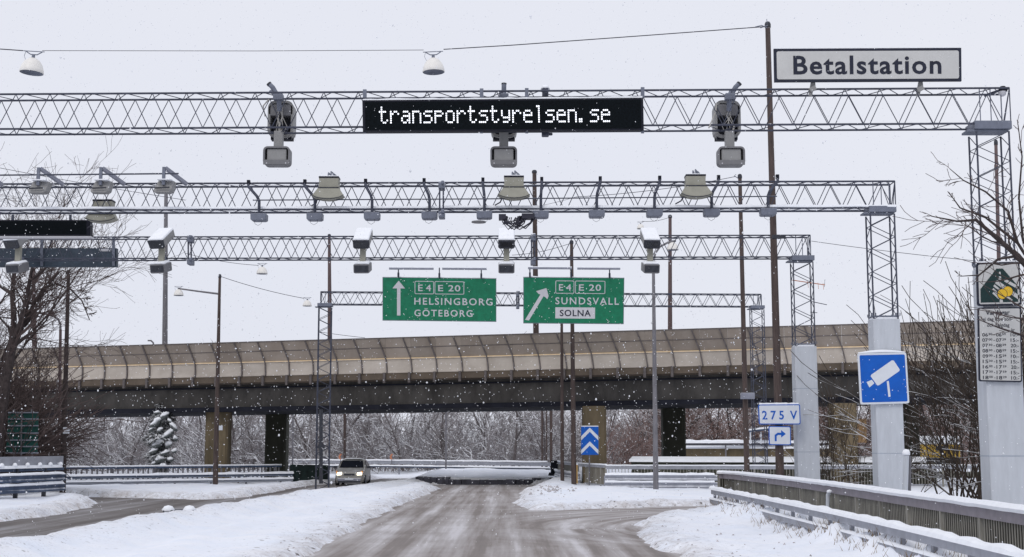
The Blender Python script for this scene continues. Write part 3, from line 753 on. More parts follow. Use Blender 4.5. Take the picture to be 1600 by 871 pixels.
# ------------------------------------------------------------------ devices on the second gantry
def horn(label, with_bracket=True):
    s = 36.7 / F; root = thing('horn_antenna', label, 'antenna', (0, 0, 0), 'horn antennas on the second gantry')
    top = [(-15.5, 17), (15.5, 17), (15, 8), (16, 1), (-16, 1), (-15, 8)]
    mb = MB(); mb.prism([Vector((x * s, -0.36, z * s)) for x, z in reversed(top)], (0, 0.36, 0)); mb.build('upper_case', M['beige'], root, bevel=0.012)
    rim = [(-16.5, 0.3), (16.5, 0.3), (25, -13.5), (18, -17), (9, -19), (0, -19.6), (-9, -19), (-18, -17), (-25, -13.5)]
    mb = MB(); f = [Vector((x * s, -0.40 - (0.12 if z < -5 else 0), z * s)) for x, z in reversed(rim)]; mb.prism(f, (0, 0.34, 0)); mb.build('flared_horn', M['beige'], root, bevel=0.01)
    rr = [(-25.2, -11.8), (-18, -15.2), (-9, -17.2), (0, -17.8), (9, -17.2), (18, -15.2), (25.2, -11.8), (25.2, -13.0), (18, -16.5), (9, -18.5), (0, -19.1), (-9, -18.5), (-18, -16.5), (-25.2, -13.0)]
    mb = MB(); vs = [Vector((x * s, -0.535, z * s)) for x, z in rr]; n = 7
    fs = [(i, i + 1, 12 - i if i < 6 else 7, 13 - i) for i in range(6)]
    mb.add(vs, fs); mb.add([v + Vector((0, 0.3, 0)) for v in vs], [tuple(reversed(f)) for f in fs]); mb.build('rim', M['dark'], root)
    mb = MB(); mb.box((0, -0.18, 17.8 * s), (31.5 * s, 0.38, 2.4 * s)); mb.build('dark_lid', M['black'], root)
    mb = MB(); mb.box((0, -0.18, 19.6 * s), (31 * s, 0.37, 1.5 * s)); mb.build('snow_cap', M['snow'], root, bevel=0.012)
    mb = MB(); mb.box((0, -0.40, 0.5 * s), (33 * s, 0.03, 1.7 * s)); mb.build('seam', M['dark'], root)
    if with_bracket:
        mb = MB(); 
        for k, (x, zt) in enumerate(((-3, 31), (2, 33), (6, 30))): mb.tube([(x * s, -0.15, 19 * s), (x * s * 0.8, -0.1, zt * s - 0.06), ((x + 3) * s, 0.02, zt * s - 0.1), ((x + 6) * s, 0.1, 21 * s)], 0.022, 6)
        mb.build('bracket', M['plate'], root)
    mb = MB(); mb.tube([(-19 * s, -0.2, -16 * s), (-22 * s, 0.0, -20 * s), (-30 * s, 0.05, -24 * s)], 0.02, 5); mb.build('cable', M['cable'], root)
    return root
for px, py, lab in ((517, 298, 'pale flared horn antenna, first right of the tilted brackets on the second gantry'),
                    (803, 297, 'pale flared horn antenna in the middle of the second gantry above the tangled cables'),
                    (1084, 295, 'pale flared horn antenna on the second gantry nearest the tall brown pole')):
    h = horn(lab); h.location = P(px, py + 1.5, gd(G2, px)); h.location.y -= 0.12
h = horn('pale flared horn antenna hanging low behind the second gantry beside the black display', False); h.location = P(165, 333.5, gd(G2, 165) + 1.0)

def hang_box(xt, lab):
    """xt: pixel offset of the top of its arm from the box centre"""
    s = 36.7 / F; root = thing('receiver_box', lab, 'receiver', (0, 0, 0), 'small grey boxes hanging under the second gantry')
    mb = MB(); f = [(-12.5, 5.5), (12.5, 5.5), (12.2, -4.0), (9, -5.5), (-10, -5.5), (-12.2, -4.0)]
    mb.prism([Vector((x * s, -0.2, z * s)) for x, z in reversed(f)], (0, 0.36, 0)); mb.build('case', M['plate'], root, bevel=0.012)
    mb = MB(); mb.tube([(xt * s, -0.05, 56 * s), (xt * s, -0.09, 50 * s), (xt * s * 0.15, -0.14, 33 * s), (0, -0.1, 26 * s), (0, -0.06, 5 * s)], 0.042, 8)
    mb.build('arm', M['steel'], root)
    mb = MB(); mb.box((xt * s, -0.05, 57 * s), (0.085, 0.1, 0.12)); mb.build('arm_clamp', M['black'], root)
    mb = MB(); mb.tube([(x * s, -0.1, z * s) for x, z in ((-7, -5), (-6, -10), (-1, -13), (4, -10), (5, -5))], 0.006, 4, False); mb.build('wire_loop', M['cable'], root)
    return root
BX = [(406, 388), (493, 476), (582, 571), (671.5, 662.5), (757, 754.5), (845, 846.5), (932, 938), (1022, 1031), (1111, 1123), (1199, 1215)]
WH = ['below the tilted bracket nearest the three snowy antenna brackets', 'under the first horn antenna left of the middle', 'left of the tall clamp, between horn antenna and middle',
      'just left of the tall clamp on the beam', 'just left of the tangled cables above a flat disc', 'just right of the tangled cables', 'alone midway between the middle and right horn antennas',
      'above the dome lamp left of the right horn antenna', 'just right of the right horn antenna', 'in front of the tall brown pole']
for (px, pt), wtxt in zip(BX, WH):
    py = 341.5 - (px - 406) * 0.0105
    o = hang_box(pt - px, 'grey box under a bent arm ' + wtxt); d = gd(G2, px); o.location = P(px, py, d); o.location.y -= 0.06
mb = MB(); mb.lathe([(0, 0.02), (0.2, 0.01), (0.2, -0.02), (0, -0.04)], P(748, 347, 36.6), 14)
tag(mb.build('flat_disc', M['housing'], None, P(748, 347, 36.6)), 'thin flat grey disc under the second gantry left of the tangled cables', 'antenna')
mb = MB(); mb.tube([P(395, 313, 36.4), P(760, 311, 36.3), P(1214, 307, 36.2)], 0.018, 5)
tag(mb.build('cable_rail', M['steel'], None, P(800, 311, 36.3)), 'thin horizontal cable rail linking the bent arms on the second gantry', 'cable rail')
cb = MB(); rr = random.Random(4)
for k in range(16):
    x0 = rr.uniform(786, 812); x3 = rr.uniform(806, 834); y0 = rr.uniform(338, 342)
    cb.tube([P(x0, y0, 36.5), P(x0 + rr.uniform(-8, 8), 347 + rr.uniform(-3, 7), 36.4), P((x0 + x3) / 2 + rr.uniform(-6, 6), 351 + rr.uniform(-5, 8), 36.4), P(x3, rr.uniform(340, 350), 36.5), P(x3 + 4, 338, 36.6)], 0.017, 5)
cb.box(P(785, 340, 36.6), (0.2, 0.3, 0.14)); cb.box(P(825, 339, 36.6), (0.35, 0.3, 0.14))
tag(cb.build('cable_tangle', M['cable'], None, P(808, 345, 36.5)), 'tangle of looping dark cables under the middle of the second gantry', 'cables')
def beam_clamp(px, y0, y1, d, lab):
    s = d / 36.7
    root = thing('beam_clamp', lab, 'clamp', P(px, y1, d), 'vertical clamps tying the gantry chords')
    mb = MB(); 
    for dx in (-0.05, 0.05): mb.tube([P(px, y0, d) + Vector((dx, -0.05, 0)), P(px, y1, d) + Vector((dx, -0.05, 0))], 0.022 * s, 6)
    mb.build('rod', M['steel'], root)
    for y in (y0, y1):
        mb = MB(); mb.box(P(px, y + 2, d) + Vector((0, 0.1, 0)), (0.17, 0.42, 0.17)); mb.box(P(px + 2, y - 2, d) + Vector((0, 0.05, 0)), (0.08, 0.5, 0.1))
        mb.build('clamp_block', M['plate'], root, bevel=0.02)
    mb = MB(); mb.box(P(px, y0 - 3, d) + Vector((0, 0.1, 0.03)), (0.16, 0.4, 0.05)); mb.build('snow_cap', M['snow'], root, bevel=0.02)
beam_clamp(690, 289, 334, 36.5, 'twin-rod steel clamp on the second gantry left of the middle horn antenna')
beam_clamp(833, 371, 408, 45.0, 'twin-rod steel clamp on the third gantry right of its middle camera')
beam_clamp(297, 373, 408, 45.1, 'twin-rod steel clamp on the third gantry beside the second camera unit')

def bracket_unit(lab):
    s = 36.9 / F; root = thing('bracket_antenna', lab, 'antenna', (0, 0, 0), 'snowy flat antennas on raised brackets at the left of the second gantry')
    f = [(-10, 10), (15, 10), (13, -7), (9, -10), (-14, -9.5), (-15.5, -6)]
    mb = MB(); mb.prism([Vector((x * s, -0.5 + (10 - z) * -0.008, z * s)) for x, z in reversed(f)], (0, 0.32, 0)); mb.build('case', M['housing_pale'], root, bevel=0.02)
    mb = MB(); mb.bar((-12 * s, -0.69, -3.5 * s), (11 * s, -0.69, -2.5 * s), 0.02, 0.04); mb.build('slot', M['dark'], root)
    mb = MB(); mb.bar((0, -0.6, 2 * s), (0, -0.6, 31 * s), 0.085, 0.07, (0, 1, 0)); mb.build('post', M['plate'], root, bevel=0.01)
    mb = MB(); mb.bar((1 * s, -0.56, 30 * s), (28 * s, 0.0, 10 * s), 0.10, 0.10); mb.build('strut', M['steel_light'], root, bevel=0.01)
    mb = MB(); mb.bar((1 * s, -0.56, 32.5 * s), (26 * s, -0.02, 13.5 * s), 0.07, 0.04); mb.box((2 * s, -0.55, 10.4 * s), (22 * s, 0.3, 0.03)); mb.build('snow_cap', M['snow'], root, bevel=0.012)
    return root
for px, lab in ((-24, 'flat antenna on a raised bracket cut off by the left edge of the photo'), (71, 'snowy flat antenna on a raised bracket, above the bare tree at the left'),
                (167, 'snowy flat antenna on a raised bracket, above the low hanging horn antenna'), (264, 'snowy flat antenna on a raised bracket, nearest to the middle of the second gantry')):
    o = bracket_unit(lab); o.location = P(px, 299 - px * 0.004, gd(G2, px))
mb = MB(); mb.tube([P(-60, 274.5, 36.4), P(120, 273, 36.4), P(279, 271.5, 36.3)], 0.022, 6)
tag(mb.build('bracket_rail', M['steel'], None, P(110, 273, 36.4)), 'thin rail running along the tops of the raised antenna brackets', 'cable rail')

# ------------------------------------------------------------------ camera units on the third gantry
def front_camera(lab, yaw=0.0):
    root = thing('toll_camera', lab, 'camera', (0, 0, 0), 'snow-topped camera units on the third gantry')
    # origin: bottom chord level
    rot = Matrix.Rotation(yaw, 3, 'Z') @ Matrix.Rotation(R(33), 3, 'X')
    def T(v): return rot @ Vector(v)
    c = Vector((0, -0.35, 0.68))
    w, h, l = 0.54, 0.30, 0.86
    sec = [(-w / 2, -h / 2 + 0.05), (-w / 2 + 0.05, -h / 2), (w / 2 - 0.05, -h / 2), (w / 2, -h / 2 + 0.05), (w / 2, h / 2), (-w / 2, h / 2)]
    mb = MB(); mb.prism([c + T((x, -l / 2, z)) for x, z in sec], rot @ Vector((0, l, 0))); mb.build('upper_housing', M['housing_pale'], root, bevel=0.015)
    mb = MB(); mb.prism([c + T((x * 1.03, -l / 2 - 0.05, z * 1.03 - 0.005)) for x, z in sec], rot @ Vector((0, 0.06, 0))); o = mb.build('front_hood', M['dark'], root, bevel=0.012)
    mb = MB(); mb.prism([c + T((x * 0.75, -l / 2 - 0.055, z * 0.6)) for x, z in sec], rot @ Vector((0, 0.01, 0))); mb.build('window', M['glass_dark'], o)
    mb = MB(); mb.prism([c + T((x, -l / 2 - 0.05, z)) for x, z in ((-w / 2 - .01, h / 2 + .002), (w / 2 + .01, h / 2 + .002), (w / 2 - 0.02, h / 2 + 0.07), (-w / 2 + 0.02, h / 2 + 0.07))], rot @ Vector((0, l + 0.06, 0)))
    mb.build('snow_cap', M['snow'], root, bevel=0.025)
    MB().box((0, -0.34, 0.20), (0.19, 0.16, 0.72)).build('stem', M['beige'], root, bevel=0.01)
    MB().box((0, -0.12, 0.05), (0.14, 0.5, 0.1)).build('mount', M['plate'], root)
    c2 = Vector((0, -0.34, -0.29)); rot2 = Matrix.Rotation(yaw, 3, 'Z') @ Matrix.Rotation(R(16), 3, 'X')
    mb = MB(); mb.prism([c2 + rot2 @ Vector((x, -0.3, z)) for x, z in ((-.27, -.14), (-.22, -.17), (.22, -.17), (.27, -.14), (.27, .12), (.24, .15), (-.24, .15), (-.27, .12))], rot2 @ Vector((0, 0.55, 0)))
    mb.build('lower_housing', M['housing'], root, bevel=0.015)
    mb = MB(); mb.prism([c2 + rot2 @ Vector((x, -0.31, z)) for x, z in ((-.235, -.12), (.235, -.12), (.235, .10), (-.235, .10))], rot2 @ Vector((0, 0.012, 0))); mb.build('lamp_window', M['dark'], root)
    mb = MB(); mb.prism([c2 + rot2 @ Vector((x, -0.3, z)) for x, z in ((-.25, .152), (.25, .152), (.2, .21), (-.2, .21))], rot2 @ Vector((0, 0.53, 0))); mb.build('snow_top', M['snow'], root, bevel=0.02)
    return root
for px, yaw, lab in ((35, -0.30, 'snow-topped camera unit in front of the grey display backs at the far left'), (257, -0.22, 'snow-topped camera unit above the pole left of the shorter street lamp'),
                     (569, -0.05, 'snow-topped camera unit above the left corner of the HELSINGBORG sign'), (791.5, 0.0, 'snow-topped camera unit above the gap between the two green signs'),
                     (1014, 0.08, 'snow-topped camera unit right of the SUNDSVALL sign beside a dome lamp')):
    o = front_camera(lab, yaw); o.location = P(px, 407, gd(G3, px)); o.location.y -= 0.05

# dark message displays at the far left
dd = gd(G2, 60) + 1.6
sg = Sign(-30, 344, 141, 369, dd)
s = thing('message_display', 'unlit black message display under the second gantry at the left edge', 'display', sg.p(60, 369))
mb = MB(); sg.board(mb, [(141, 344), (-60, 344), (-60, 369), (141, 369)], 0.25); mb.build('housing', M['black'], s)
mb = MB(); sg.flat(mb, [(-58, 366.5), (135, 366.5), (135, 346), (-58, 346)]); mb.build('screen', M['led_face'], s)
mb = MB(); mb.prism([sg.p(x, y, 0.0) for x, y in ((142, 369.2), (-60, 369.2), (-60, 372), (142, 372))], (0, 0.26, 0)); mb.build('ledge', M['letter'], s)
for px in (20, 110):
    MB().bar(P(px, 336, dd + .15), P(px, 345, dd + .15), 0.06, 0.06, (0, 1, 0)).build('hanger', M['steel'], s)
dd = gd(G3, 80) + 0.75
sg = Sign(-40, 387, 182, 417, dd)
s = thing('message_display', 'blue-grey back of a message display behind the third gantry at the left', 'display', sg.p(70, 417))
mb = MB(); sg.board(mb, [(182, 388), (-60, 388), (-60, 417), (182, 417)], 0.22); mb.build('housing', pmat('slate_housing', (.045, .062, .085), .5, .1, .3, 3, snow=.8, snow_t=(.6, .9)), s)
for px in (66, 178): mb = MB(); mb.bar(sg.p(px, 372, -.04), sg.p(px, 416, -.04), 0.09, 0.06, (0, 1, 0)); mb.build('frame_post', M['plate'], s)
mb = MB(); mb.prism([sg.p(x, y, -0.01) for x, y in ((174, 389), (155, 389), (155, 393), (174, 393))], (0, 0.01, 0)); mb.build('patch', M['letter'], s)

# ------------------------------------------------------------------ green direction signs on the far gantry
def arrow_shape(sg, mb, poly): sg.flat(mb, poly, -0.008)
d4 = 69.7
sg = Sign(598, 434, 775, 502, d4, ((597.6, 433.3), (775.6, 435.3), (775.6, 503), (597.6, 501)))
s = thing('direction_sign', 'green overhead sign with upright arrow reading E4 E20 HELSINGBORG GÖTEBORG', 'sign', sg.p(686, 502), 'green direction signs on the far gantry')
def green_board(sg, s):
    x0, y0, x1, y1 = sg.r
    mb = MB(); sg.board(mb, [(x1, y0), (x0, y0), (x0, y1), (x1, y1)], 0.12); mb.build('board', M['green'], s)
    mb = MB(); sg.ring(mb, [(x1, y0), (x0, y0), (x0, y1), (x1, y1)], [(x1 - .8, y0 + .8), (x0 + .8, y0 + .8), (x0 + .8, y1 - .8), (x1 - .8, y1 - .8)]); mb.build('border', M['plate'], s)
    sn = MB(); sn.tube([sg.p(x0 + (x1 - x0) * i / 20, y0 - 0.4, 0.06) for i in range(21)], [0.035 + 0.03 * rnd.random() for _ in range(21)], 5); sn.build('snow_strip', M['snow'], s)
def route(sg, mb, x0, y0, x1, y1):
    sg.ring(mb, rrect(x0, y0, x1, y1, 2.0), rrect(x0 + 1, y0 + 1, x1 - 1, y1 - 1, 1.2), -0.006)
green_board(sg, s)
mb = MB(); arrow_shape(sg, mb, [(613.5, 451.5), (620.6, 451.5), (620.6, 494), (626, 494), (626, 451.5), (633.2, 451.5), (623.3, 439.3)]); mb.build('arrow', M['letter'], s)
mb = MB(); route(sg, mb, 648, 439.5, 678, 460); sg.text(mb, 'E 4', 653.5, 445, 673.5, 455.3, 0.012); mb.build('route_number', M['letter'], s)
mb = MB(); route(sg, mb, 679, 439.5, 725, 460); sg.text(mb, 'E 20', 684.5, 445.3, 719, 455.3, 0.012, 1.1); mb.build('route_number', M['letter'], s)
for t_, q_ in (('HELSINGBORG', (647.5, 465.7, 769, 476.7)), ('GÖTEBORG', (647.5, 482.0, 738, 495.0))):
    mb = MB(); sg.text(mb, t_, *q_, 0.012, 1.22); mb.build('lettering', M['letter'], s)
sg = Sign(818, 433.5, 975, 506, d4, ((817.6, 433.2), (975.6, 434.5), (974.6, 506.6), (817.6, 505.4)))
s = thing('direction_sign', 'green overhead sign with slanting arrow reading E4 E20 SUNDSVALL SOLNA', 'sign', sg.p(896, 506), 'green direction signs on the far gantry')
green_board(sg, s)
mb = MB(); arrow_shape(sg, mb, [(838, 455.5), (842, 460), (844.7, 460.5), (820.8, 500.6), (826.8, 501.6), (849.5, 463.5), (852, 464.5), (855.4, 468), (857.5, 463.0), (854, 450.5)]); mb.build('arrow', M['letter'], s)
mb = MB(); route(sg, mb, 868, 438.5, 897.3, 459); sg.text(mb, 'E 4', 873.5, 444.2, 892.5, 454.3, 0.012); mb.build('route_number', M['letter'], s)
mb = MB(); route(sg, mb, 898.6, 438.5, 945.5, 459); sg.text(mb, 'E 20', 904.5, 444.2, 939, 454.3, 0.012, 1.1); mb.build('route_number', M['letter'], s)
mb = MB(); sg.text(mb, 'SUNDSVALL', 868, 464.8, 967, 476, 0.012, 1.25); mb.build('lettering', M['letter'], s)
mb = MB(); sg.flat(mb, [(868, 498), (930, 498), (930, 480.5), (868, 480.5)]); o = mb.build('name_field', M['letter'], s)
mb = MB(); sg.text(mb, 'SOLNA', 875, 484.3, 923.5, 494.6, 0.018, 1.1); mb.build('lettering', M['sign_ink'], o)
def sign_light(x0, x1, y, posts, lab):
    root = thing('sign_light', lab, 'lamp', P((x0 + x1) / 2, y, d4 - 1.2), 'lamp bars above the green signs')
    MB().bar(P(x0, y, d4 - 1.2), P(x1, y + .4, d4 - 1.2), 0.14, 0.09).build('lamp_bar', M['steel_light'], root)
    MB().bar(P(x0, y - 1.8, d4 - 1.2), P(x1, y - 1.4, d4 - 1.2), 0.12, 0.05).build('snow_cap', M['snow'], root, bevel=0.015)
    for px, yb in posts:
        mb = MB(); mb.tube([P(px, y - 1, d4 - 1.2), P(px, yb - 6, d4 - 0.3), P(px, yb, d4 - 0.05)], 0.035, 6); mb.box(P(px, yb - 4, d4 - .15), (0.1, 0.12, 0.22)); mb.build('support', M['steel'], root)
sign_light(608, 677.5, 420, [(622.5, 433.5)], 'thin snowy lamp bar over the left half of the HELSINGBORG sign')
sign_light(691, 760.5, 420.3, [(686.5, 434.5), (752, 435)], 'thin snowy lamp bar over the right half of the HELSINGBORG sign')
sign_light(825, 893.5, 419.3, [(828, 433.5), (892.5, 434)], 'thin snowy lamp bar over the left half of the SUNDSVALL sign')
sign_light(902, 969, 420, [(952.5, 434.5)], 'thin snowy lamp bar over the right half of the SUNDSVALL sign')
beam_clamp(809, 459, 478, 70.2, 'steel clamp of two upright rods on the far gantry between the green signs')

# ------------------------------------------------------------------ signs on the concrete bases and poles
dS = gd(G2, 1380) - 0.12
sg = Sign(1340, 553, 1418, 632, dS, ((1340, 552.5), (1416, 551), (1421, 630.5), (1344.5, 632.5)))
s = thing('camera_sign', 'square blue road sign with a white camera symbol on the second concrete base', 'sign', sg.p(1380, 632))
mb = MB(); sg.board(mb, rrect(1340, 553, 1418, 632, 3), 0.05); mb.build('board', M['sign_pale'], s)
mb = MB(); sg.flat(mb, rrect(1342.8, 556, 1415.2, 629, 2.0)); mb.build('face', M['blue'], s)
mb = MB(); sg.flat(mb, [(1358.5, 588.5), (1360, 586.2), (1394, 564.8), (1397.2, 565.3), (1405.6, 579.0), (1405.0, 581.6), (1371, 603), (1368.2, 603)], -0.008)
sg.flat(mb, [(1351.5, 597.5), (1360.2, 594.2), (1364, 599.6), (1355.6, 606)], -0.008); sg.flat(mb, [(1383.8, 597), (1387.2, 596.5), (1388.6, 621), (1385, 621.4)], -0.008)
mb.build('camera_symbol', M['sign_pale'], s)
sn = MB(); sn.tube([sg.p(1341 + 75 * i / 20, 552.3 - 2.0 * math.sin(math.pi * i / 20), 0.03) for i in range(21)], [0.012 + 0.03 * math.sin(math.pi * i / 20) for i in range(21)], 6); sn.build('snow_strip', M['snow'], s)

dS1 = gd(G1, 1560) - 0.10
sg = Sign(1526, 410, 1595, 477, dS1, ((1525.5, 411), (1593, 409), (1596, 477), (1527.5, 478.5)))
s = thing('coin_sign', 'off-white sign of a hand holding two yellow coins on the nearest concrete base', 'sign', sg.p(1560, 477))
mb = MB(); sg.board(mb, rrect(1526, 410, 1595, 477, 4), 0.05); mb.build('board', M['sign_ink'], s)
mb = MB(); sg.flat(mb, rrect(1528.6, 412.8, 1592.4, 474.4, 3)); o = mb.build('face', M['sign_grey'], s)
mb = MB(); sg.flat(mb, [(1531, 472), (1592, 472), (1592, 449), (1567.5, 420), (1557.5, 420), (1531, 451)], -0.008); mb.build('road_symbol', M['sign_dark_green'], s)
mb = MB()
for (x0, y0, x1, y1, w) in ((1556, 440, 1592, 466, 6.0), (1552.5, 445.5, 1580, 470, 3.4), (1550.5, 451, 1566, 467, 3.2), (1550.5, 457, 1560, 466, 3.0), (1570, 438, 1592, 451, 4.5)):
    sg.line(mb, x0, y0, x1, y1, w, -0.012)
sg.flat(mb, [(1560.5, 473), (1566, 473), (1565, 465), (1561, 465)], -0.012); sg.flat(mb, [(1561, 429), (1564, 429), (1563.7, 425), (1561.3, 425)], -0.012); sg.flat(mb, [(1560.3, 437), (1564.6, 437), (1564.2, 432), (1560.9, 432)], -0.012)
sg.flat(mb, [(1590, 473), (1592.3, 473), (1592.3, 440), (1589, 440)], -0.012)
mb.build('hand_symbol', M['sign_grey'], s)
for k, (cx, cy) in enumerate(((1574, 455.5), (1565, 459.5))):
    mb = MB(); mb.c = 0; sg.flat(mb, rrect(cx - 8.3, cy - 8.3, cx + 8.3, cy + 8.3, 8.3, 6), -0.016 - 0.004 * k); mb.c = 1; sg.flat(mb, rrect(cx - 7.5, cy - 7.5, cx + 7.5, cy + 7.5, 7.5, 6), -0.018 - 0.004 * k)
    mb.build('coin', [M['sign_ink'], M['coin']], s)
sn = MB(); sn.tube([sg.p(1527 + 67 * i / 20, 409.5, 0.03) for i in range(21)], [0.014 + 0.012 * rnd.random() for i in range(21)], 6); sn.build('snow_strip', M['snow'], s)

sg = Sign(1527, 480, 1596, 597, dS1, ((1528, 481), (1595, 480), (1597, 597.5), (1530, 596)))
s = thing('price_board', 'off-white board of toll times and prices below the coin sign', 'sign', sg.p(1561, 597))
mb = MB(); sg.board(mb, rrect(1527, 480, 1596, 597, 3), 0.05); mb.build('board', M['sign_ink'], s)
mb = MB(); sg.flat(mb, rrect(1529, 482.2, 1594, 595, 2)); mb.build('face', M['sign_grey'], s)
for t_, q_, w_ in (('Vardagar', (1539, 484.5, 1578, 494), .02), ('ej dag före sön-', (1534, 495.5, 1582, 503), .01), ('och helgdag', (1541, 505, 1577, 512.5), .01), ('kr', (1580, 513, 1585.5, 518), .01)):
    mb = MB(); sg.text(mb, t_, *q_, w_); mb.build('text_line', M['sign_ink'], s)
rows = [('06', '30', '06', '59', '10:-'), ('07', '00', '07', '29', '15:-'), ('07', '30', '08', '29', '20:-'), ('08', '30', '08', '59', '15:-'), ('09', '00', '15', '29', '10:-'),
        ('15', '30', '15', '59', '15:-'), ('16', '00', '17', '29', '20:-'), ('17', '30', '17', '59', '15:-'), ('18', '00', '18', '29', '10:-')]
for i, (a, b2, c, d, e) in enumerate(rows):
    y = 520.4 + i * 8.45; mb = MB()
    sg.text(mb, a, 1533, y, 1542, y + 5.6, 0.012); sg.text(mb, b2, 1543, y, 1549, y + 3.4, 0.012); sg.flat(mb, [(1551, y + 3.6), (1553, y + 3.6), (1553, y + 2.8), (1551, y + 2.8)], -0.008)
    sg.text(mb, c, 1555, y, 1564, y + 5.6, 0.012); sg.text(mb, d, 1565, y, 1571, y + 3.4, 0.012); sg.text(mb, e, 1578.5, y, 1591.5, y + 5.6, 0.012)
    mb.build('text_line', M['sign_ink'], s)

dP = 44.7
dQ = dP - 0.22
sg = Sign(1185, 632, 1251, 664, dQ, ((1184.5, 632.5), (1250, 632), (1251, 663.5), (1186, 663.5)))
s = thing('distance_plate', 'white plate with blue border reading 275 V on the tall brown pole', 'sign', sg.p(1218, 664))
mb = MB(); sg.board(mb, rrect(1185, 632, 1251, 664, 2.5), 0.04); mb.build('board', M['blue'], s)
mb = MB(); sg.flat(mb, rrect(1186.5, 633.5, 1249.5, 662.5, 1.6)); mb.build('face', M['sign_pale'], s)
mb = MB(); sg.text(mb, '2 7 5  V', 1190.5, 642, 1246, 656.4, 0.02, 1.0); mb.build('lettering', M['blue'], s)
sn = MB(); sn.tube([sg.p(1187 + 62 * i / 16, 631.0, 0.03) for i in range(17)], [0.022 + 0.02 * rnd.random() for i in range(17)], 6); sn.build('snow_strip', M['snow'], s)
sg = Sign(1201, 666, 1236, 696, dQ, ((1201, 666), (1235.5, 666.5), (1236, 696), (1201.5, 695.5)))
s = thing('arrow_plate', 'small white plate with a blue arrow turning right, under the 275 V plate', 'sign', sg.p(1218, 696))
mb = MB(); sg.board(mb, rrect(1201, 666, 1236, 696, 2.5), 0.04); mb.build('board', M['blue'], s)
mb = MB(); sg.flat(mb, rrect(1202.4, 667.4, 1234.6, 694.6, 1.6)); mb.build('face', M['sign_pale'], s)
mb = MB(); sg.flat(mb, [(1210.2, 690), (1213.4, 690), (1213.4, 681.8), (1216, 680), (1220.5, 680), (1220.5, 684), (1228, 678.2), (1220.5, 672), (1220.5, 676.4), (1215, 676.4), (1210.2, 680)], -0.008); mb.build('arrow', M['blue'], s)

sg = Sign(908, 667, 935, 711, 73.9)
s = thing('chevron_sign', 'tall blue sign with two white upward chevrons in front of a bridge column', 'sign', P(921, 762, 74))
mb = MB(); sg.board(mb, [(935, 667), (908, 667), (908, 711), (935, 711)], 0.06); mb.build('board', M['blue'], s)
mb = MB()
for y in (675.5, 697):
    sg.flat(mb, [(908, y + 6.5), (908, y + 13), (921.5, y - .5 + 0.0), (935, y + 13), (935, y + 6.5), (921.5, y - 7)], -0.008)
mb.build('chevron', M['sign_pale'], s)
mb = MB(); mb.tube([P(921, 764, 74.0), P(921, 670, 74.0)], 0.04, 8); mb.build('post', M['grey_pole'], s)
sn = MB(); sn.tube([sg.p(908 + 27 * i / 8, 666.4, 0.03) for i in range(9)], 0.03, 6); sn.build('snow_strip', M['snow'], s)

# ------------------------------------------------------------------ poles, lamps, wires
def dome_profile(r): return [(0.0, r * 1.16), (r * 0.3, r * 1.11), (r * 0.6, r * 0.89), (r * 0.83, r * 0.54), (r * 0.96, r * 0.14), (r, -0.12 * r), (r * 0.97, -0.16 * r)]
def dome_lamp(px, py, d, rpx, lab, tilt=0.0, group='white dome street lamps'):
    """px,py = centre of the lower rim"""
    c = P(px, py, d); r = rpx * d / F
    root = thing('dome_lamp', lab, 'lamp', c, group)
    MB().lathe(dome_profile(r), c, 24).build('shade', M['white'], root, smooth=True)
    MB().lathe([(r * 0.97, -0.16 * r), (r * 0.90, -0.15 * r), (r * 0.82, 0.03 * r), (0, 0.08 * r)], c, 24).build('reflector', M['plate'], root, smooth=True)
    mb = MB(); mb.lathe([(0.0, r * 1.48), (r * 0.13, r * 1.45), (r * 0.15, r * 1.12), (0, r * 1.08)], c, 10)
    mb.tube([c + Vector((-r * 0.68, 0, r * 1.70)), c + Vector((-r * 0.25, 0, r * 1.45)), c + Vector((r * 0.3, 0, r * 1.45)), c + Vector((r * 0.7, 0, r * 1.71))], r * 0.05, 5)
    mb.tube([c + Vector((-r * 0.9, 0, r * 1.72)), c + Vector((r * 0.9, 0, r * 1.74))], r * 0.04, 5)
    mb.tube([c + Vector((-r * 0.68, 0, r * 1.70)), c + Vector((-r * 0.78, 0, r * 1.3)), c + Vector((-r * 0.6, 0, r * 0.9))], r * 0.022, 4)
    mb.build('hanger', M['plate'], root)
    root.rotation_euler = (0, tilt, 0)
    return root
def wire(pts, lab, r=0.012, name='overhead_wire'):
    m = MB(); c = pts[len(pts) // 2]
    m.tube(pts, r, 5); return tag(m.build(name, M['cable'], None, c), lab, 'wire')
def lerp_wire(a, b, sag, n=14):
    return [a.lerp(b, i / n) - Vector((0, 0, sag * 4 * (i / n) * (1 - i / n))) for i in range(n + 1)]
dome_lamp(49.5, 111.5, 43.0, 19.0, 'white dome lamp hanging from the span wire at the upper left corner', R(4))
dome_lamp(677.5, 110.5, 44.0, 18.0, 'white dome lamp hanging from the span wire above the lit display', R(-2))
wire([P(1195, 42, 44), P(1000, 56.5, 44), P(800, 71, 44), P(693, 77.5, 44)], 'span wire from the tall brown pole down to the lamp above the display', 0.017)
wire([P(662, 78.5, 44), P(400, 80.0, 43.6), P(66, 79.5, 43)], 'thin span wire stretched between the two hanging dome lamps', 0.010)
wire([P(36, 79.5, 43), P(0, 77, 42.9), P(-250, 62, 42.6)], 'span wire leaving the photo left of the corner dome lamp', 0.018)

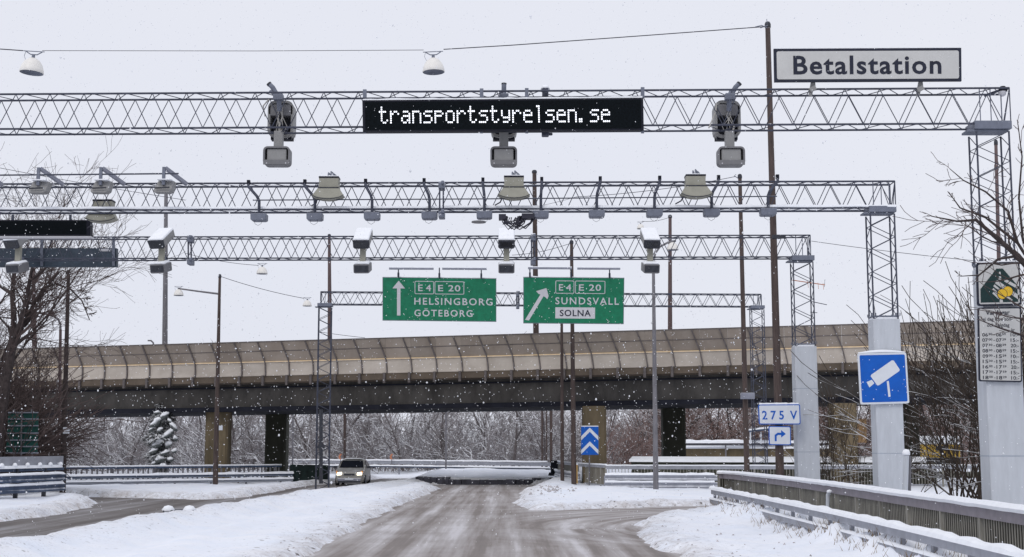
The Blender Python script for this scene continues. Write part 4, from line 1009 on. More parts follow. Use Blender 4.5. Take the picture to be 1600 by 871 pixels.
def pole(name, lab, px0, py0, px1, d, r0, r1, mat, z0=0.0, grp=None, cap=True):
    top = P(px0, py0, d); bx = P(px1, 700, d).x
    root = thing(name, lab, 'pole', (bx, d, z0), grp)
    m = MB(); n = 6
    base = Vector((bx, d, z0 - 0.3))
    m.tube([base.lerp(top, i / n) for i in range(n + 1)], [r1 + (r0 - r1) * i / n for i in range(n + 1)], 12)
    m.build('shaft', mat, root, smooth=False)
    if cap:
        MB().lathe([(0, 0.1), (r0 * 0.9, 0.07), (r0 * 1.25, 0.0), (r0 * 1.25, -0.12), (0, -0.12)], top, 10).build('cap', M['dark'], root)
    return root
def mid(px, d): return P(px, 500, d).x
p = pole('lamp_pole', 'tallest brown pole, carrying the 275 V plate beside the third concrete base', 1199.5, 38, 1218, 44.7, 0.085, 0.145, M['rust'])
mb = MB(); mb.tube([P(1198.5, 37, 44), P(1198, 30, 44)], 0.012, 5); mb.tube([P(1199, 44, 44), P(1190, 40, 44), P(1180, 42.5, 44)], 0.018, 5); mb.tube([P(1199, 40, 44), P(1188, 44, 44)], 0.018, 5); mb.build('wire_bracket', M['plate'], p)
mb = MB(); mb.tube([P(1213.4, 368, 44), P(1213.4, 373, 44)], 0.16, 12); mb.box(P(1219, 371, 43.9), (0.35, 0.12, 0.08)); mb.build('collar', M['dark'], p)
p = pole('lamp_pole', 'slim brown pole with a grey box, just left of the 275 V plate', 1156, 275, 1166.5, 62.0, 0.085, 0.135, M['rust'])
mb = MB(); mb.tube([P(1156.5, 281, 62), P(1147, 275, 62), P(1150, 273, 62)], 0.02, 5); mb.build('wire_bracket', M['plate'], p)
mb = MB(); mb.box(P(1168, 619, 61.7), (0.62, 0.3, 0.28)); o = tag(mb.build('grey_box', M['steel_light'], None, P(1168, 619, 61.7), bevel=0.02), 'small grey box fixed to the slim brown pole below the bridge girder', 'box')
wire(lerp_wire(P(1150, 276, 62), P(900, 308, 62), 0.15), 'span wire from the slim brown pole passing behind the second gantry', 0.014)
wire(lerp_wire(P(900, 308, 62), P(745, 334, 62), 0.15), 'faint span wire behind the middle of the second gantry', 0.009)
p = pole('lamp_pole', 'grey lamp pole with a curved arm right of the SUNDSVALL sign', 1021, 425, 1024, 66.0, 0.075, 0.14, M['grey_pole'], cap=False)
mb = MB(); mb.tube([P(1021, 430, 66), P(1021, 408, 66), P(1024, 396, 66), P(1031, 386, 66), P(1043, 379.5, 66), P(1056, 376.5, 66)], 0.055, 8); mb.build('curved_arm', M['grey_pole'], p)
dome_lamp(1051, 389.5, 66, 9.5, 'white dome lamp on the curved arm right of the fifth snow-topped camera')
p = pole('lamp_pole', 'reddish pole on the bridge right of the curved-arm lamp', 1047, 338, 1048.5, 82.5, 0.10, 0.16, M['rust_red'], z0=6.7)
wire(lerp_wire(P(1046, 340, 82.5), P(1003, 346, 82.5), 0.1), 'short wire from the reddish bridge pole to a dome lamp', 0.014)
dome_lamp(1001, 357, 82.5, 6.0, 'small white dome lamp just above the fifth snow-topped camera')
p = pole('lamp_pole', 'brown pole behind the SUNDSVALL sign, its top joined by a span wire', 893, 378, 896.5, 73.5, 0.09, 0.15, M['rust'])
wire(lerp_wire(P(890, 381, 73.5), P(800, 399, 73.5), 0.12), 'span wire from the pole behind the SUNDSVALL sign to its left', 0.014)
p = pole('lamp_pole', 'thin brown pole coming out below the middle of the SUNDSVALL sign', 877.5, 470, 878.5, 74.5, 0.075, 0.11, M['rust'])
p = pole('lamp_pole', 'tall brown pole on the bridge between the two green signs', 835, 268, 838.5, 83.5, 0.13, 0.2, M['rust'], z0=6.7)
p = pole('lamp_pole', 'tall grey pole on the bridge below the second snow-topped camera', 259.5, 300, 254, 90.0, 0.12, 0.2, M['grey_pole'], z0=6.5)
p = pole('lamp_pole', 'grey-violet pole on the bridge behind the left tower of the far gantry', 514.5, 368, 514, 85.0, 0.09, 0.17, M['rust_red'], z0=6.6)
p = pole('lamp_pole', 'reddish pole on the bridge behind the bare tree at the left', 52, 405, 51, 93.0, 0.10, 0.2, M['rust_red'], z0=6.4)
p = pole('lamp_pole', 'dark pole rising from the end of the left guard rail through the bare tree', 107, 425, 101, 60.0, 0.075, 0.135, M['bark'])
mb = MB(); mb.box(P(103.5, 673, 59.8), (0.24, 0.2, 0.28)); o = tag(mb.build('white_box', M['sign_pale'], None, P(103.5, 673, 59.8), bevel=0.02), 'small white box strapped to the dark pole at the left', 'box')
p = pole('lamp_pole', 'slender pole with a curved top beside the dark pole at the left', 94.5, 515, 94.5, 70.0, 0.07, 0.11, M['rust_red'], cap=False)
mb = MB(); mb.tube([P(94.5, 520, 70), P(94.3, 507, 70), P(91, 499, 70), P(84, 494, 70), P(72, 491, 70), P(60, 489.5, 70)], 0.06, 8); mb.build('curved_arm', M['grey_pole'], p)
p = pole('lamp_pole', 'brown street lamp pole with a straight arm standing before the left bridge column', 343.5, 431, 338, 77.0, 0.075, 0.155, M['rust'])
mb = MB(); mb.tube([P(342, 459.5, 77), P(310, 455.5, 77), P(278, 451, 77)], [0.06, 0.05, 0.045], 7); mb.build('arm', M['grey_pole'], p)
mb = MB(); mb.box(P(345, 669, 76.8), (0.2, 0.1, 0.26)); mb.build('plate', M['sign_pale'], p)
dome_lamp(279, 461, 77, 7.8, 'white dome lamp at the end of the straight arm in front of the bridge')
dome_lamp(480, 477.5, 77.5, 7.2, 'white dome lamp on a wire just left of the far gantry')
wire(lerp_wire(P(344, 432, 77), P(475, 466.5, 77.5), 0.1), 'wire from the straight-arm lamp pole to the lamp left of the far gantry', 0.016)
wire(lerp_wire(P(500, 519, 92), P(570, 528, 90), 0.02), 'short faint wire above the bridge barrier right of the far gantry tower', 0.016)
dome_lamp(409.5, 427, 66, 8.8, 'white dome lamp with snow under the third gantry left of the middle')
wire(lerp_wire(P(404, 415, 66), P(290, 396, 66), 0.1), 'wire running left from the dome lamp under the third gantry', 0.012)
p = pole('lamp_pole', 'red-brown pole seen through the nearest lattice tower', 1556, 222, 1566, 50.0, 0.06, 0.10, M['rust_red'])
wire(lerp_wire(P(1268, 377, 75), P(1525, 408, 66), 0.05, 20), 'long thin wire sloping from the third gantry corner to the nearest tower', 0.015)
wire(lerp_wire(P(-40, 255, 58), P(290, 313, 58), 0.05), 'thin wire sloping down behind the raised antenna brackets at the left', 0.012)
for k, (px, r, lab) in enumerate(((458, .06, 'thin post under the bridge right of the dark left column'), (539, .10, 'thin brown post under the bridge above the car'), (697, .06, 'lone thin post under the middle of the bridge'),
                                (847, .07, 'leftmost of three thin posts under the bridge left of the chevron sign'), (854, .05, 'middle one of three thin posts under the bridge left of the chevron sign'), (861, .10, 'rightmost and darkest of three thin posts under the bridge left of the chevron sign'))):
    pole('thin_post', lab, px, 600, px, 98.0, r, r, M['grey_pole'] if k in (0, 2) else M['rust'], cap=False)
# little lamp arm above the barrier
mb = MB(); mb.tube([P(240, 545, 95), P(239.5, 536, 95), P(236, 532.5, 95), P(231, 532.5, 95)], 0.06, 6)
tag(mb.build('hooked_lamp', M['grey_pole'], None, P(240, 545, 95)), 'small hooked lamp arm peeping over the bridge barrier at the left', 'lamp')
# yagi aerial on the third gantry tower
a = thing('aerial', 'thin red and grey aerials sticking out from the third lattice tower', 'aerial', P(1268, 470, 45.2))
m = MB(); m.tube([P(1238, 438, 45.1), P(1289, 445.5, 45.1)], 0.016, 5)
for x in (1262, 1270, 1278, 1286): m.tube([P(x, 440 + (x - 1262) * .12, 45.1), P(x + 1, 450 + (x - 1262) * .12, 45.1)], 0.008, 4)
m.build('red_aerial', M['orange'], a)
m = MB(); m.tube([P(1266, 471, 45.1), P(1292, 476.5, 45.1)], 0.014, 5); m.tube([P(1266, 488, 45.1), P(1277, 489, 45.1)], 0.012, 5); m.tube([P(1289, 437, 45.1), P(1288, 449, 45.1)], 0.008, 4); m.build('grey_aerial', M['steel'], a)
# triangular sign seen from behind on the far gantry's left tower
s = thing('triangle_sign', 'dark back of a triangular sign on the foot of the far left tower', 'sign', P(501, 756, 69.6))
mb = MB(); mb.prism([P(494, 701, 69.6), P(509.5, 701, 69.6), P(501.5, 688, 69.6)], (0, 0.05, 0)); mb.build('board', M['dark'], s)
mb = MB(); mb.tube([P(501.5, 756, 69.7), P(501.5, 640, 69.7)], 0.10, 8); mb.build('post', M['dark'], s)
mb = MB(); a_ = P(454, 757, 82.5); mb.prism([P(453, 760, 82.5), P(512, 757, 84.5), P(512, 727, 84.5), P(453, 726, 82.5)], (0, .2, 0)); s = mb.build('dark_hoarding', pmat('hoarding_dark', (.012, .024, .022), .7, 0, .5, 3), None, a_)
tag(s, 'dark green hoarding between the dark bridge column and the oncoming car', 'hoarding')

# ------------------------------------------------------------------ railings and guard rails
def offset_path(pts, n=1):
    out = []
    for a, b in zip(pts, pts[1:]):
        for i in range(n): out.append(Vector(a).lerp(Vector(b), i / n))
    out.append(Vector(pts[-1])); return out
def strip(mb, path, prof, side=None):
    """sweep a (lateral, dz) closed profile along a path in plan"""
    k = len(prof); vs = []
    for i, p in enumerate(path):
        d = (path[min(i + 1, len(path) - 1)] - path[max(i - 1, 0)]); d.z = 0; d.normalize(); n = Vector((d.y, -d.x, 0))
        vs += [p + n * t + Vector((0, 0, z)) for t, z in prof]
    fs = []
    for i in range(len(path) - 1):
        for j in range(k):
            q = (j + 1) % k; fs.append((i * k + j, i * k + q, (i + 1) * k + q, (i + 1) * k + j))
    fs += [tuple(range(k - 1, -1, -1)), tuple((len(path) - 1) * k + j for j in range(k))]
    return mb.add(vs, fs)
def along(path, step):
    acc = 0.0; out = [path[0].copy()]; nxt = step
    for a, b in zip(path, path[1:]):
        L = (b - a).length
        while nxt <= acc + L: out.append(a.lerp(b, (nxt - acc) / L)); nxt += step
        acc += L
    return out
WB_ = 1.0
WB = [(-0.03, 0.15), (0.03, 0.12), (0.035, 0.07), (-0.02, 0.02), (-0.02, -0.02), (0.035, -0.07), (0.03, -0.12), (-0.03, -0.15), (-0.045, -0.12), (-0.045, 0.12)]
def wbeam(root, path, z, mat, cap=0.05, name='rail_beam', flip=1, capw=0.075, hs=1.0):
    pz = [Vector((p.x, p.y, p.z + z)) for p in path]
    m = MB(); strip(m, pz, [(t * flip, q * hs) for t, q in WB]); m.build(name, mat, root); ct = 0.145 * hs
    if cap:
        m = MB(); fine = along(pz, 0.4); k = len(fine)
        cs = [(capw * math.cos(a), ct + cap * math.sin(a)) for a in [math.pi * i / 5 for i in range(6)]]
        vs = []
        for i, p in enumerate(fine):
            d = (fine[min(i + 1, k - 1)] - fine[max(i - 1, 0)]); d.z = 0; d.normalize(); n = Vector((d.y, -d.x, 0)); f = 0.75 + 0.5 * rnd.random()
            vs += [p + n * t + Vector((0, 0, ct + (q - ct) * f)) for t, q in cs]
        fs = []
        for i in range(k - 1):
            for j in range(5): fs.append((i * 6 + j, (i + 1) * 6 + j, (i + 1) * 6 + j + 1, i * 6 + j + 1))
            fs.append((i * 6 + 5, (i + 1) * 6 + 5, (i + 1) * 6, i * 6))
        fs += [tuple(range(6)), tuple((k - 1) * 6 + j for j in range(5, -1, -1))]
        m.add(vs, fs); m.build('snow_cap', M['snow'], root, smooth=False)
def railing(lab, path, height, bar_step, cap=0.05, mats=('fence', 'fence_rail'), post_step=2.6, name='bar_railing', back=None, capw=0.09, bar=(0.022, 0.03), railh=0.13, low=0.12):
    path = [Vector(p) for p in path]; root = thing(name, lab, 'railing', path[0], 'railings along the slip roads')
    m = MB(); strip(m, [p + Vector((0, 0, height)) for p in path], [(-0.05, 0), (0.05, 0), (0.05, -railh), (-0.05, -railh)]); strip(m, [p + Vector((0, 0, low)) for p in path], [(-0.02, 0.03), (0.02, 0.03), (0.02, -0.03), (-0.02, -0.03)])
    m.build('handrail', M[mats[1]], root)
    if cap:
        m = MB(); f = along([p + Vector((0, 0, height)) for p in path], 0.35); f.append(path[-1] + Vector((0, 0, height)))
        strip(m, [q + Vector((0, 0, 0.012 * rnd.random())) for q in f], [(-capw * 0.8, 0.001), (-capw, cap * 0.4), (-capw * 0.6, cap), (capw * 0.5, cap * 1.05), (capw, cap * 0.5), (capw * 0.8, 0.001)])
        m.build('snow_cap', M['snow'], root)
    m = MB()
    for p in along(path, bar_step): m.box(p + Vector((0, 0, (height - railh + low) / 2)), (bar[0], bar[1], height - railh - low))
    m.build('bar_infill', M[mats[0]], root)
    for p in along(path, post_step): MB().box(p + Vector((0, 0, height / 2 - 0.1)), (0.09, 0.09, height + 0.15)).build('post', M[mats[0]], root)
    if back:
        m = MB(); strip(m, [p + Vector((0, 0, 0)) for p in path], [(back[0], 0.05), (back[0] + 0.03, 0.05), (back[0] + 0.03, height - railh), (back[0], height - railh)]); m.build('added_gap_plate', M[back[1]], root)  # added dark plate, keeps bright snow from showing through the gaps
    return root

# right-hand railing in front of the concrete bases: top edge measured in the photo
fence_px = [(1116, 741.5), (1128, 739.8), (1145, 740.5), (1165, 745), (1200, 746.5), (1250, 752.5), (1300, 760), (1400, 775), (1500, 788), (1600, 802), (1700, 820)]
fp = []
for px, py in fence_px:
    h = 1.27
    k = 1.0; 
    for _ in range(1):
        lo, hi = 10.0, 90.0
        for _ in range(40):
            mid_ = (lo + hi) / 2
            if P(px, py, mid_).z > h: lo = mid_
            else: hi = mid_
    q = P(px, py, lo); fp.append(Vector((q.x, q.y, 0.0)))
fp = [fp[0] + Vector((0.3, 0.9, 0))] + fp + [fp[-1] + Vector((0.0, -10, 0))]
# smooth the plan
for _ in range(2): fp = [fp[0]] + [(a + b * 2 + c) / 4 for a, b, c in zip(fp, fp[1:], fp[2:])] + [fp[-1]]
railing('long grey bar railing with a thick snow-topped handrail in the right foreground', fp, 1.27, 0.125, 0.12, back=(-0.3, 'fence_back'), capw=0.13, railh=0.17, post_step=2.3, bar=(0.012, 0.026))
gp = [Vector((6.95, 47.2, 0)), Vector((7.05, 44, 0)), Vector((7.15, 38, 0)), Vector((7.2, 30, 0)), Vector((7.1, 24, 0)), Vector((6.95, 18, 0)), Vector((6.8, 10, 0))]
root = thing('guard_rail', 'double snow-laden guard rail on the snow bank in the right foreground', 'guard rail', gp[0], 'guard rails along the slip roads')
wbeam(root, gp, 0.72, M['rail'], 0.11, flip=-1, capw=0.13, hs=.55)
wbeam(root, [p + Vector((-0.05, 0, 0)) for p in gp], 0.40, M['rail'], 0.05, flip=-1, hs=.5)
for p in along(gp, 2.0): MB().box(p + Vector((0.09, 0, 0.38)), (0.08, 0.12, 0.8)).build('post', M['rail'], root)

# barrier and railing across the right middle distance
rp = [P(x, 700, d) for x, d in ((860, 94), (872, 88), (903, 77.5), (946, 71.5), (1120, 71), (1300, 71.5), (1470, 72.5), (1620, 74))]
rp = [Vector((p.x, p.y, 0.12)) for p in rp]
railing('grey bar railing across the middle distance right of the chevron sign', rp[3:], 1.12, 0.17, 0.07, mats=('fence', 'rail'), bar=(0.03, 0.03), railh=0.16)
railing('short railing bending back to the far rail left of the chevron sign', rp[1:4], 1.16, 0.25, 0.07, mats=('fence', 'rail'), bar=(0.03, 0.03))
gq = [Vector((P(x, 700, 69.6).x, 69.6, 0.12)) for x in (945, 1000, 1060, 1121)]
root = thing('guard_rail', 'double guard rail between the bridge column and the right foreground railing', 'guard rail', gq[0], 'guard rails along the slip roads')
wbeam(root, gq, 0.55, M['rail'], 0.12, flip=1, capw=0.12); wbeam(root, gq, 0.18, M['rail'], 0.10, flip=1, capw=0.12)
for p in along(gq, 2.0): MB().box(p + Vector((0, 0.1, 0.2)), (0.1, 0.1, 0.9)).build('post', M['rail'], root)
gl = [Vector((P(862, 700, 92).x, 92, 0.1)), Vector((P(872, 700, 84).x, 84, 0.1)), Vector((P(905, 700, 76).x, 76, 0.1))]
root = thing('guard_rail', 'short snowy guard rail sloping down to the ochre post left of the bridge column', 'guard rail', gl[0], 'guard rails along the slip roads')
wbeam(root, gl, 0.5, M['rail'], 0.1); wbeam(root, gl, 0.15, M['rail'], 0.08)
for p in along(gl, 3.0): MB().box(p + Vector((0.1, 0, 0.15)), (0.1, 0.1, 0.8)).build('post', M['rail'], root)
mb = MB(); mb.box(P(900.5, 741, 75.4) + Vector((0, 0, -0.1)), (0.16, 0.1, 1.25)); mb.bar(P(897, 727, 75.3), P(896, 752, 75.3), 0.06, 0.05, (0, 1, 0)); s = mb.build('marker_post', M['ochre'], None, P(900.5, 760, 75.4), bevel=0.01)
tag(s, 'pale ochre marker post at the foot of the bridge column', 'post'); MB().box(P(900.5, 725.6, 75.4), (0.2, 0.14, 0.08)).build('snow_cap', M['snow'], s, bevel=0.02)
mb = MB(); mb.box(P(866, 735, 88) + Vector((0, 0, 0)), (0.45, 0.35, 1.25)); mb.bar(P(858, 742, 88), P(872, 751, 87.5), 0.2, 0.35); tag(mb.build('dark_post', M['girder_dark'], None, P(866, 752, 88), bevel=0.03), 'dark stump-like post where the far rail bends towards the bridge column', 'post')
# far rail beyond the end of the road
far = [Vector((P(x, 700, d).x, d, 0.40)) for x, d in ((420, 108), (600, 104), (720, 99), (862, 93))]
root = thing('guard_rail', 'long snow-topped double rail curving beyond the end of the road', 'guard rail', far[0], 'guard rails along the slip roads')
m = MB(); strip(m, [p + Vector((0, 0, 0.42)) for p in far], [(-.05, .34), (.05, .34), (.05, .10), (-.05, .10)]); m.build('parapet', M['rail'], root)
m = MB(); strip(m, [p + Vector((0, 0, 0.762 + .03 * rnd.random())) for p in along(far, .7)], [(-.1, 0.002), (.1, 0.002), (.06, .10), (-.06, .10)]); m.build('snow_cap', M['snow'], root)
wbeam(root, [p + Vector((0, -0.5, 0.0)) for p in far], 0.33, M['rail_blue'], 0.1, flip=1, capw=0.14, hs=.35)
for p in along(far, 4.0): MB().box(p + Vector((0, 0, 0.2)), (0.12, 0.12, 0.9)).build('post', M['rail'], root)
# left: railing and rails beyond the side road
lp = [Vector((P(x, 700, d).x, d, 0.1)) for x, d in ((104, 76), (240, 79), (372, 82), (440, 84))]
railing('snowy bar railing beyond the side road from dark pole to dark column', lp, 1.0, 0.3, 0.08, mats=('grey_pole', 'rail_blue'), bar=(0.10, 0.03), railh=0.10)
lg = [p + Vector((0.2, -1.6, 0)) for p in lp[:3]] + [lp[3] + Vector((1.0, -1.6, 0))]
root = thing('guard_rail', 'double snow-topped guard rail on short posts beyond the side road', 'guard rail', lg[0], 'guard rails along the slip roads')
for z in (0.46, 0.14):
    wbeam(root, lg, z, M['rail_blue'] if z > .3 else M['rail'], 0.13, flip=1, capw=0.16, hs=.5)
for p in along(lg, 2.2): MB().box(p + Vector((0, 0.1, 0.1)), (0.1, 0.1, 0.75)).build('post', M['grey_pole'], root)
# left foreground parapet
pp = [Vector((-40, 47, 0)), Vector((P(0, 700, 52).x, 52, 0)), Vector((P(60, 700, 54.5).x, 54.5, 0)), Vector((P(98, 700, 56.5).x, 56.5, 0))]
def zat(py, d): return P(100, py, d).z
root = thing('guard_rail', 'heavy blue-grey guard rail under a pale parapet at the left edge', 'guard rail', pp[1], 'guard rails along the slip roads')
m = MB(); strip(m, [p + Vector((0, 0, 0.6)) for p in pp], [(-.05, 1.28), (.05, 1.28), (.05, .92), (-.05, .92)]); m.build('parapet', M['rail'], root)
m = MB(); strip(m, [p + Vector((0, 0, 1.42)) for p in along(pp, .4)], [(-.02, .0), (.22, .0), (.18, .10), (-.02, .12)]); m.build('snow_cap', M['snow'], root)
m = MB(); strip(m, [p + Vector((0, 0, 1.30)) for p in pp], [(-.05, .12), (.10, .12), (.10, 0), (-.05, 0)]); m.build('ledge', M['rail_blue'], root)
for p in along(pp[1:], 0.85): MB().lathe([(0, .13), (.07, .10), (.10, 0.03), (.09, -.02), (0, -.02)], p + Vector((0.14, -.1, 1.52)), 8).build('snow_lump', M['snow'], root, smooth=True)
for z in (1.02, 0.62): wbeam(root, [p + Vector((0.25, -0.25, 0)) for p in pp], z, M['rail_blue'], 0.10, flip=1, capw=0.14)
for p in along(pp, 2.0): MB().box(p + Vector((0.05, 0, 0.7)), (0.14, 0.14, 1.5)).build('post', M['dark'], root)
# green louvred board behind it
d = 57.5; s = thing('louvre_board', 'dark green slatted board standing among the bushes at the left edge', 'board', P(34, 712, d))
mb = MB(); mb.prism([P(9, 709, d), P(58, 709, d), P(60, 644, d), P(13, 644, d)], (0, 0.05, 0)); mb.build('board', M['green_dark'], s)
for y in (645, 655, 665.5, 677, 688, 698, 708): mb = MB(); mb.bar(P(9 + (709 - y) * .06, y, d - .05), P(60, y, d - .05), 0.06, 0.05); mb.build('slat', M['steel_light'], s)
mb = MB(); mb.bar(P(34, 643, d - .06), P(33, 712, d - .06), 0.05, 0.04, (0, 1, 0)); mb.tube([P(22, 640, d + .1), P(22, 730, d + .1)], 0.05, 6); mb.tube([P(50, 640, d + .1), P(50, 730, d + .1)], 0.05, 6); mb.build('post', M['grey_pole'], s)
# snow-covered walls and rails at the far right
def snow_wall(name, lab, pts, z0, z1, mat, cap, grp=None):
    path = [Vector((P(x, 700, d).x, d, 0)) for x, d in pts]; root = thing(name, lab, 'wall', path[0], grp)
    m = MB(); strip(m, path, [(-.15, z1), (.15, z1), (.15, z0), (-.15, z0)]); m.build('wall', mat, root)
    m = MB(); strip(m, [p + Vector((0, 0, z1)) for p in along(path, .8)], [(-.3, 0.002), (.4, 0.002), (.36, cap * .45), (0.0, cap), (-.3, cap)]); m.build('snow_cap', M['snow'], root)
snow_wall('ramp_wall', 'low dark wall with a thick snow top behind the middle railing', [(988, 75.5), (1040, 74.3), (1200, 73.2), (1460, 73)], 0.1, 1.42, M['column_dark'], 0.30)
snow_wall('ramp_wall', 'upper snow-topped wall on the far embankment at the right', [(1070, 100), (1180, 99.5), (1320, 99)], 1.2, 2.1, M['column'], 0.3)
mb = MB(); p0 = [Vector((P(x, 700, 99).x, 99, 2.35)) for x in (1070, 1190, 1320)]; root = thing('guard_rail', 'thin snow-lined rail above the upper wall at the far right', 'guard rail', p0[0], 'guard rails along the slip roads')
wbeam(root, p0, 0.06, M['grey_pole'], 0.24, flip=1, capw=0.26, hs=.6)
for p in along(p0, 3.0): MB().box(p + Vector((0, .1, -.5)), (.1, .1, 1.0)).build('post', M['grey_pole'], root)
s = thing('shelter', 'small snow-roofed shelter frame on the far embankment left of the 275 V plate', 'shelter', P(1188, 692, 98))
mb = MB(); mb.prism([P(1170, 673, 98), P(1206, 669, 98), P(1206, 666.5, 98), P(1170, 671, 98)], (0, 1.6, 0)); mb.build('snow_cap', M['snow'], s)
mb = MB(); mb.prism([P(1171, 675.5, 98), P(1206, 671.6, 98), P(1206, 669.1, 98), P(1171, 673.1, 98)], (0, 1.5, 0)); mb.build('roof', M['rail_blue'], s)
for px in (1172.5, 1189, 1205): MB().bar(P(px, 675, 98.1), P(px, 694, 98.1), 0.09, 0.09, (0, 1, 0)).build('post', M['sign_pale'], s)
mb = MB(); mb.prism([P(1310, 692, 92), P(1354, 692, 92), P(1354, 655, 92), P(1310, 655, 92)], (0, 1.0, 0))
tag(mb.build('brick_pier', pmat('rusty_brown_masonry', (0.26, 0.165, 0.085), 0.9, 0, 0.3, 2), None, P(1332, 692, 92)), 'rusty brown pier between the two concrete bases under the bridge', 'pier')
# yellow van parked far right, partly hidden
van = thing('parked_van', 'yellow van with a snow-covered roof far behind the bushes at the right', 'van', P(1452, 712, 88))
vb = P(1455, 705, 88); L_, W_ = 2.6, 1.8
mb = MB(); mb.box((vb.x + .3, vb.y, 1.95), (L_, W_, 0.85)); mb.build('body', M['yellow_truck'], van, bevel=0.08)
mb = MB(); mb.box((vb.x + .3, vb.y, 1.25), (L_, W_, 0.55)); mb.build('sill', M['dark'], van, bevel=0.05)
mb = MB(); mb.box((vb.x + .3, vb.y, 2.66), (L_, W_, 0.55)); mb.build('snow_roof', M['snow'], van, bevel=0.1)
mb = MB(); mb.prism([(vb.x + .0, vb.y - W_ / 2 - .012, 2.0), (vb.x + .9, vb.y - W_ / 2 - .012, 2.0), (vb.x + .8, vb.y - W_ / 2 - .012, 2.3), (vb.x + .0, vb.y - W_ / 2 - .012, 2.3)], (0, .01, 0)); mb.build('window', M['glass_dark'], van)
for dx in (-.55, .95):
    m = MB(); m.tube([(vb.x + dx, vb.y - W_ / 2 - .02, .95), (vb.x + dx, vb.y - W_ / 2 + .2, .95)], .34, 14); m.build('wheel', M['tyre'], van)
mb = MB(); mb.box((vb.x, vb.y, 0.3), (L_ + 5, W_ + 2, 0.62)); tag(mb.build('van_ledge', M['column_dark'], None, (vb.x, vb.y, 0)), 'dark ledge under the yellow van behind the bushes', 'ledge')
# small posts
p = thing('bollard_post', 'slim pale post with a round snow cap between the second and nearest concrete bases', 'post', P(1412, 770, 31))
MB().tube([P(1414, 775, 31), P(1416, 712, 31)], 0.065, 10).build('post', M['concrete'], p); MB().lathe([(0, .11), (.06, .095), (.09, .03), (.085, -.03), (0, -.03)], P(1416, 709.5, 31), 12).build('snow_cap', M['snow'], p, smooth=True)
MB().tube([P(1421, 775, 31.2), P(1421.5, 713, 31.2)], 0.035, 8).build('back_tube', M['grey_pole'], p)
p = thing('marker_post', 'short pale marker post with a curled snowy top in front of the right railing', 'post', P(1294, 800, 34.5))
MB().tube([P(1293, 800, 34.5), P(1293.5, 774, 34.5), P(1295.5, 770.5, 34.5)], [.045, .05, .055], 8).build('post', M['concrete'], p); MB().lathe([(0, .07), (.06, .05), (.075, 0), (0, -.02)], P(1296, 769.5, 34.4), 10).build('snow_cap', M['snow'], p, smooth=True)
# snow-covered barrier bar lying on the median
b = thing('barrier_bar', 'low bar between two snow-capped feet lying on the left snow bank', 'barrier', P(280, 799, 41))
zz = P(280, 799, 41)
MB().tube([P(262, 798, 41), P(298, 797.6, 41)], 0.03, 6).build('bar', M['steel'], b)
for px in (264, 297):
    MB().box(P(px, 799.5, 41), (.3, .3, .1)).build('foot', M['dark'], b, bevel=.02); MB().lathe([(0, .13), (.12, .10), (.2, .0), (.17, -.05), (0, -.06)], P(px - 1, 796.5, 41), 12).build('snow_cap', M['snow'], b, smooth=True)
for px, lab in ((532, 'tiny orange chevron marker on the far rail left of the car roof'), (612, 'tiny orange chevron marker on the far rail right of the car')):
    s = thing('bend_marker', lab, 'marker', P(px, 722, 103)); mb = MB()
    mb.prism([P(px - 2, 718, 103), P(px + 1.2, 718, 103), P(px - .6, 714, 103), P(px + 2.4, 709.5, 103), P(px - 1, 709.5, 103), P(px - 3.2, 714, 103)][::1], (0, .05, 0)); mb.build('board', M['orange'], s)
    MB().tube([P(px, 726, 103.06), P(px, 712, 103.06)], .03, 5).build('post', M['grey_pole'], s)

# ------------------------------------------------------------------ the oncoming car
car = thing('oncoming_car', 'silver-beige hatchback with lit headlights coming up the side road', 'car', (-9.42, 79, 0))
cx, cy0 = -9.42, 78.6                                                     # nose at cy0, tail further away
def sec(y, hw, zb, zs, hwt, zt):                                          # half width, sill, shoulder, roof half width, roof
    return [(-hw * .92, y, zb), (-hw, y, zb + .12), (-hw, y, zs - .1), (-hw * .97, y, zs), (-hwt, y, zt - .03), (-hwt * .82, y, zt), (hwt * .82, y, zt), (hwt, y, zt - .03), (hw * .97, y, zs), (hw, y, zs - .1), (hw, y, zb + .12), (hw * .92, y, zb)]
ss = [sec(0.0, .70, .25, .62, .60, .66), sec(.12, .80, .20, .72, .68, .78), sec(.9, .86, .18, .94, .74, .99), sec(1.05, .86, .18, .97, .78, 1.02), sec(1.75, .87, .18, 1.0, .66, 1.47), sec(2.4, .87, .18, 1.02, .65, 1.54), sec(3.3, .86, .2, 1.02, .62, 1.50), sec(3.9, .82, .25, 1.0, .56, 1.2), sec(4.0, .76, .35, .9, .6, .98)]
m = MB(); n = 12; vs = [(cx + x, cy0 + y, z) for s_ in ss for x, y, z in s_]; fs = []
for i in range(len(ss) - 1):
    for j in range(n):
        q = (j + 1) % n; fs.append((i * n + q, i * n + j, (i + 1) * n + j, (i + 1) * n + q))
fs += [tuple(range(n)), tuple((len(ss) - 1) * n + j for j in range(n - 1, -1, -1))]
m.add(vs, fs); m.build('body', M['car'], car, bevel=0.03)
def cp3(x, y, z): return Vector((cx + x, cy0 + y, z))
m = MB(); m.sheet([cp3(-.70, 1.05 - .03, 1.05), cp3(.70, 1.02, 1.05), cp3(.60, 1.66, 1.45), cp3(-.60, 1.66, 1.45)]); m.build('windscreen', M['glass_dark'], car)
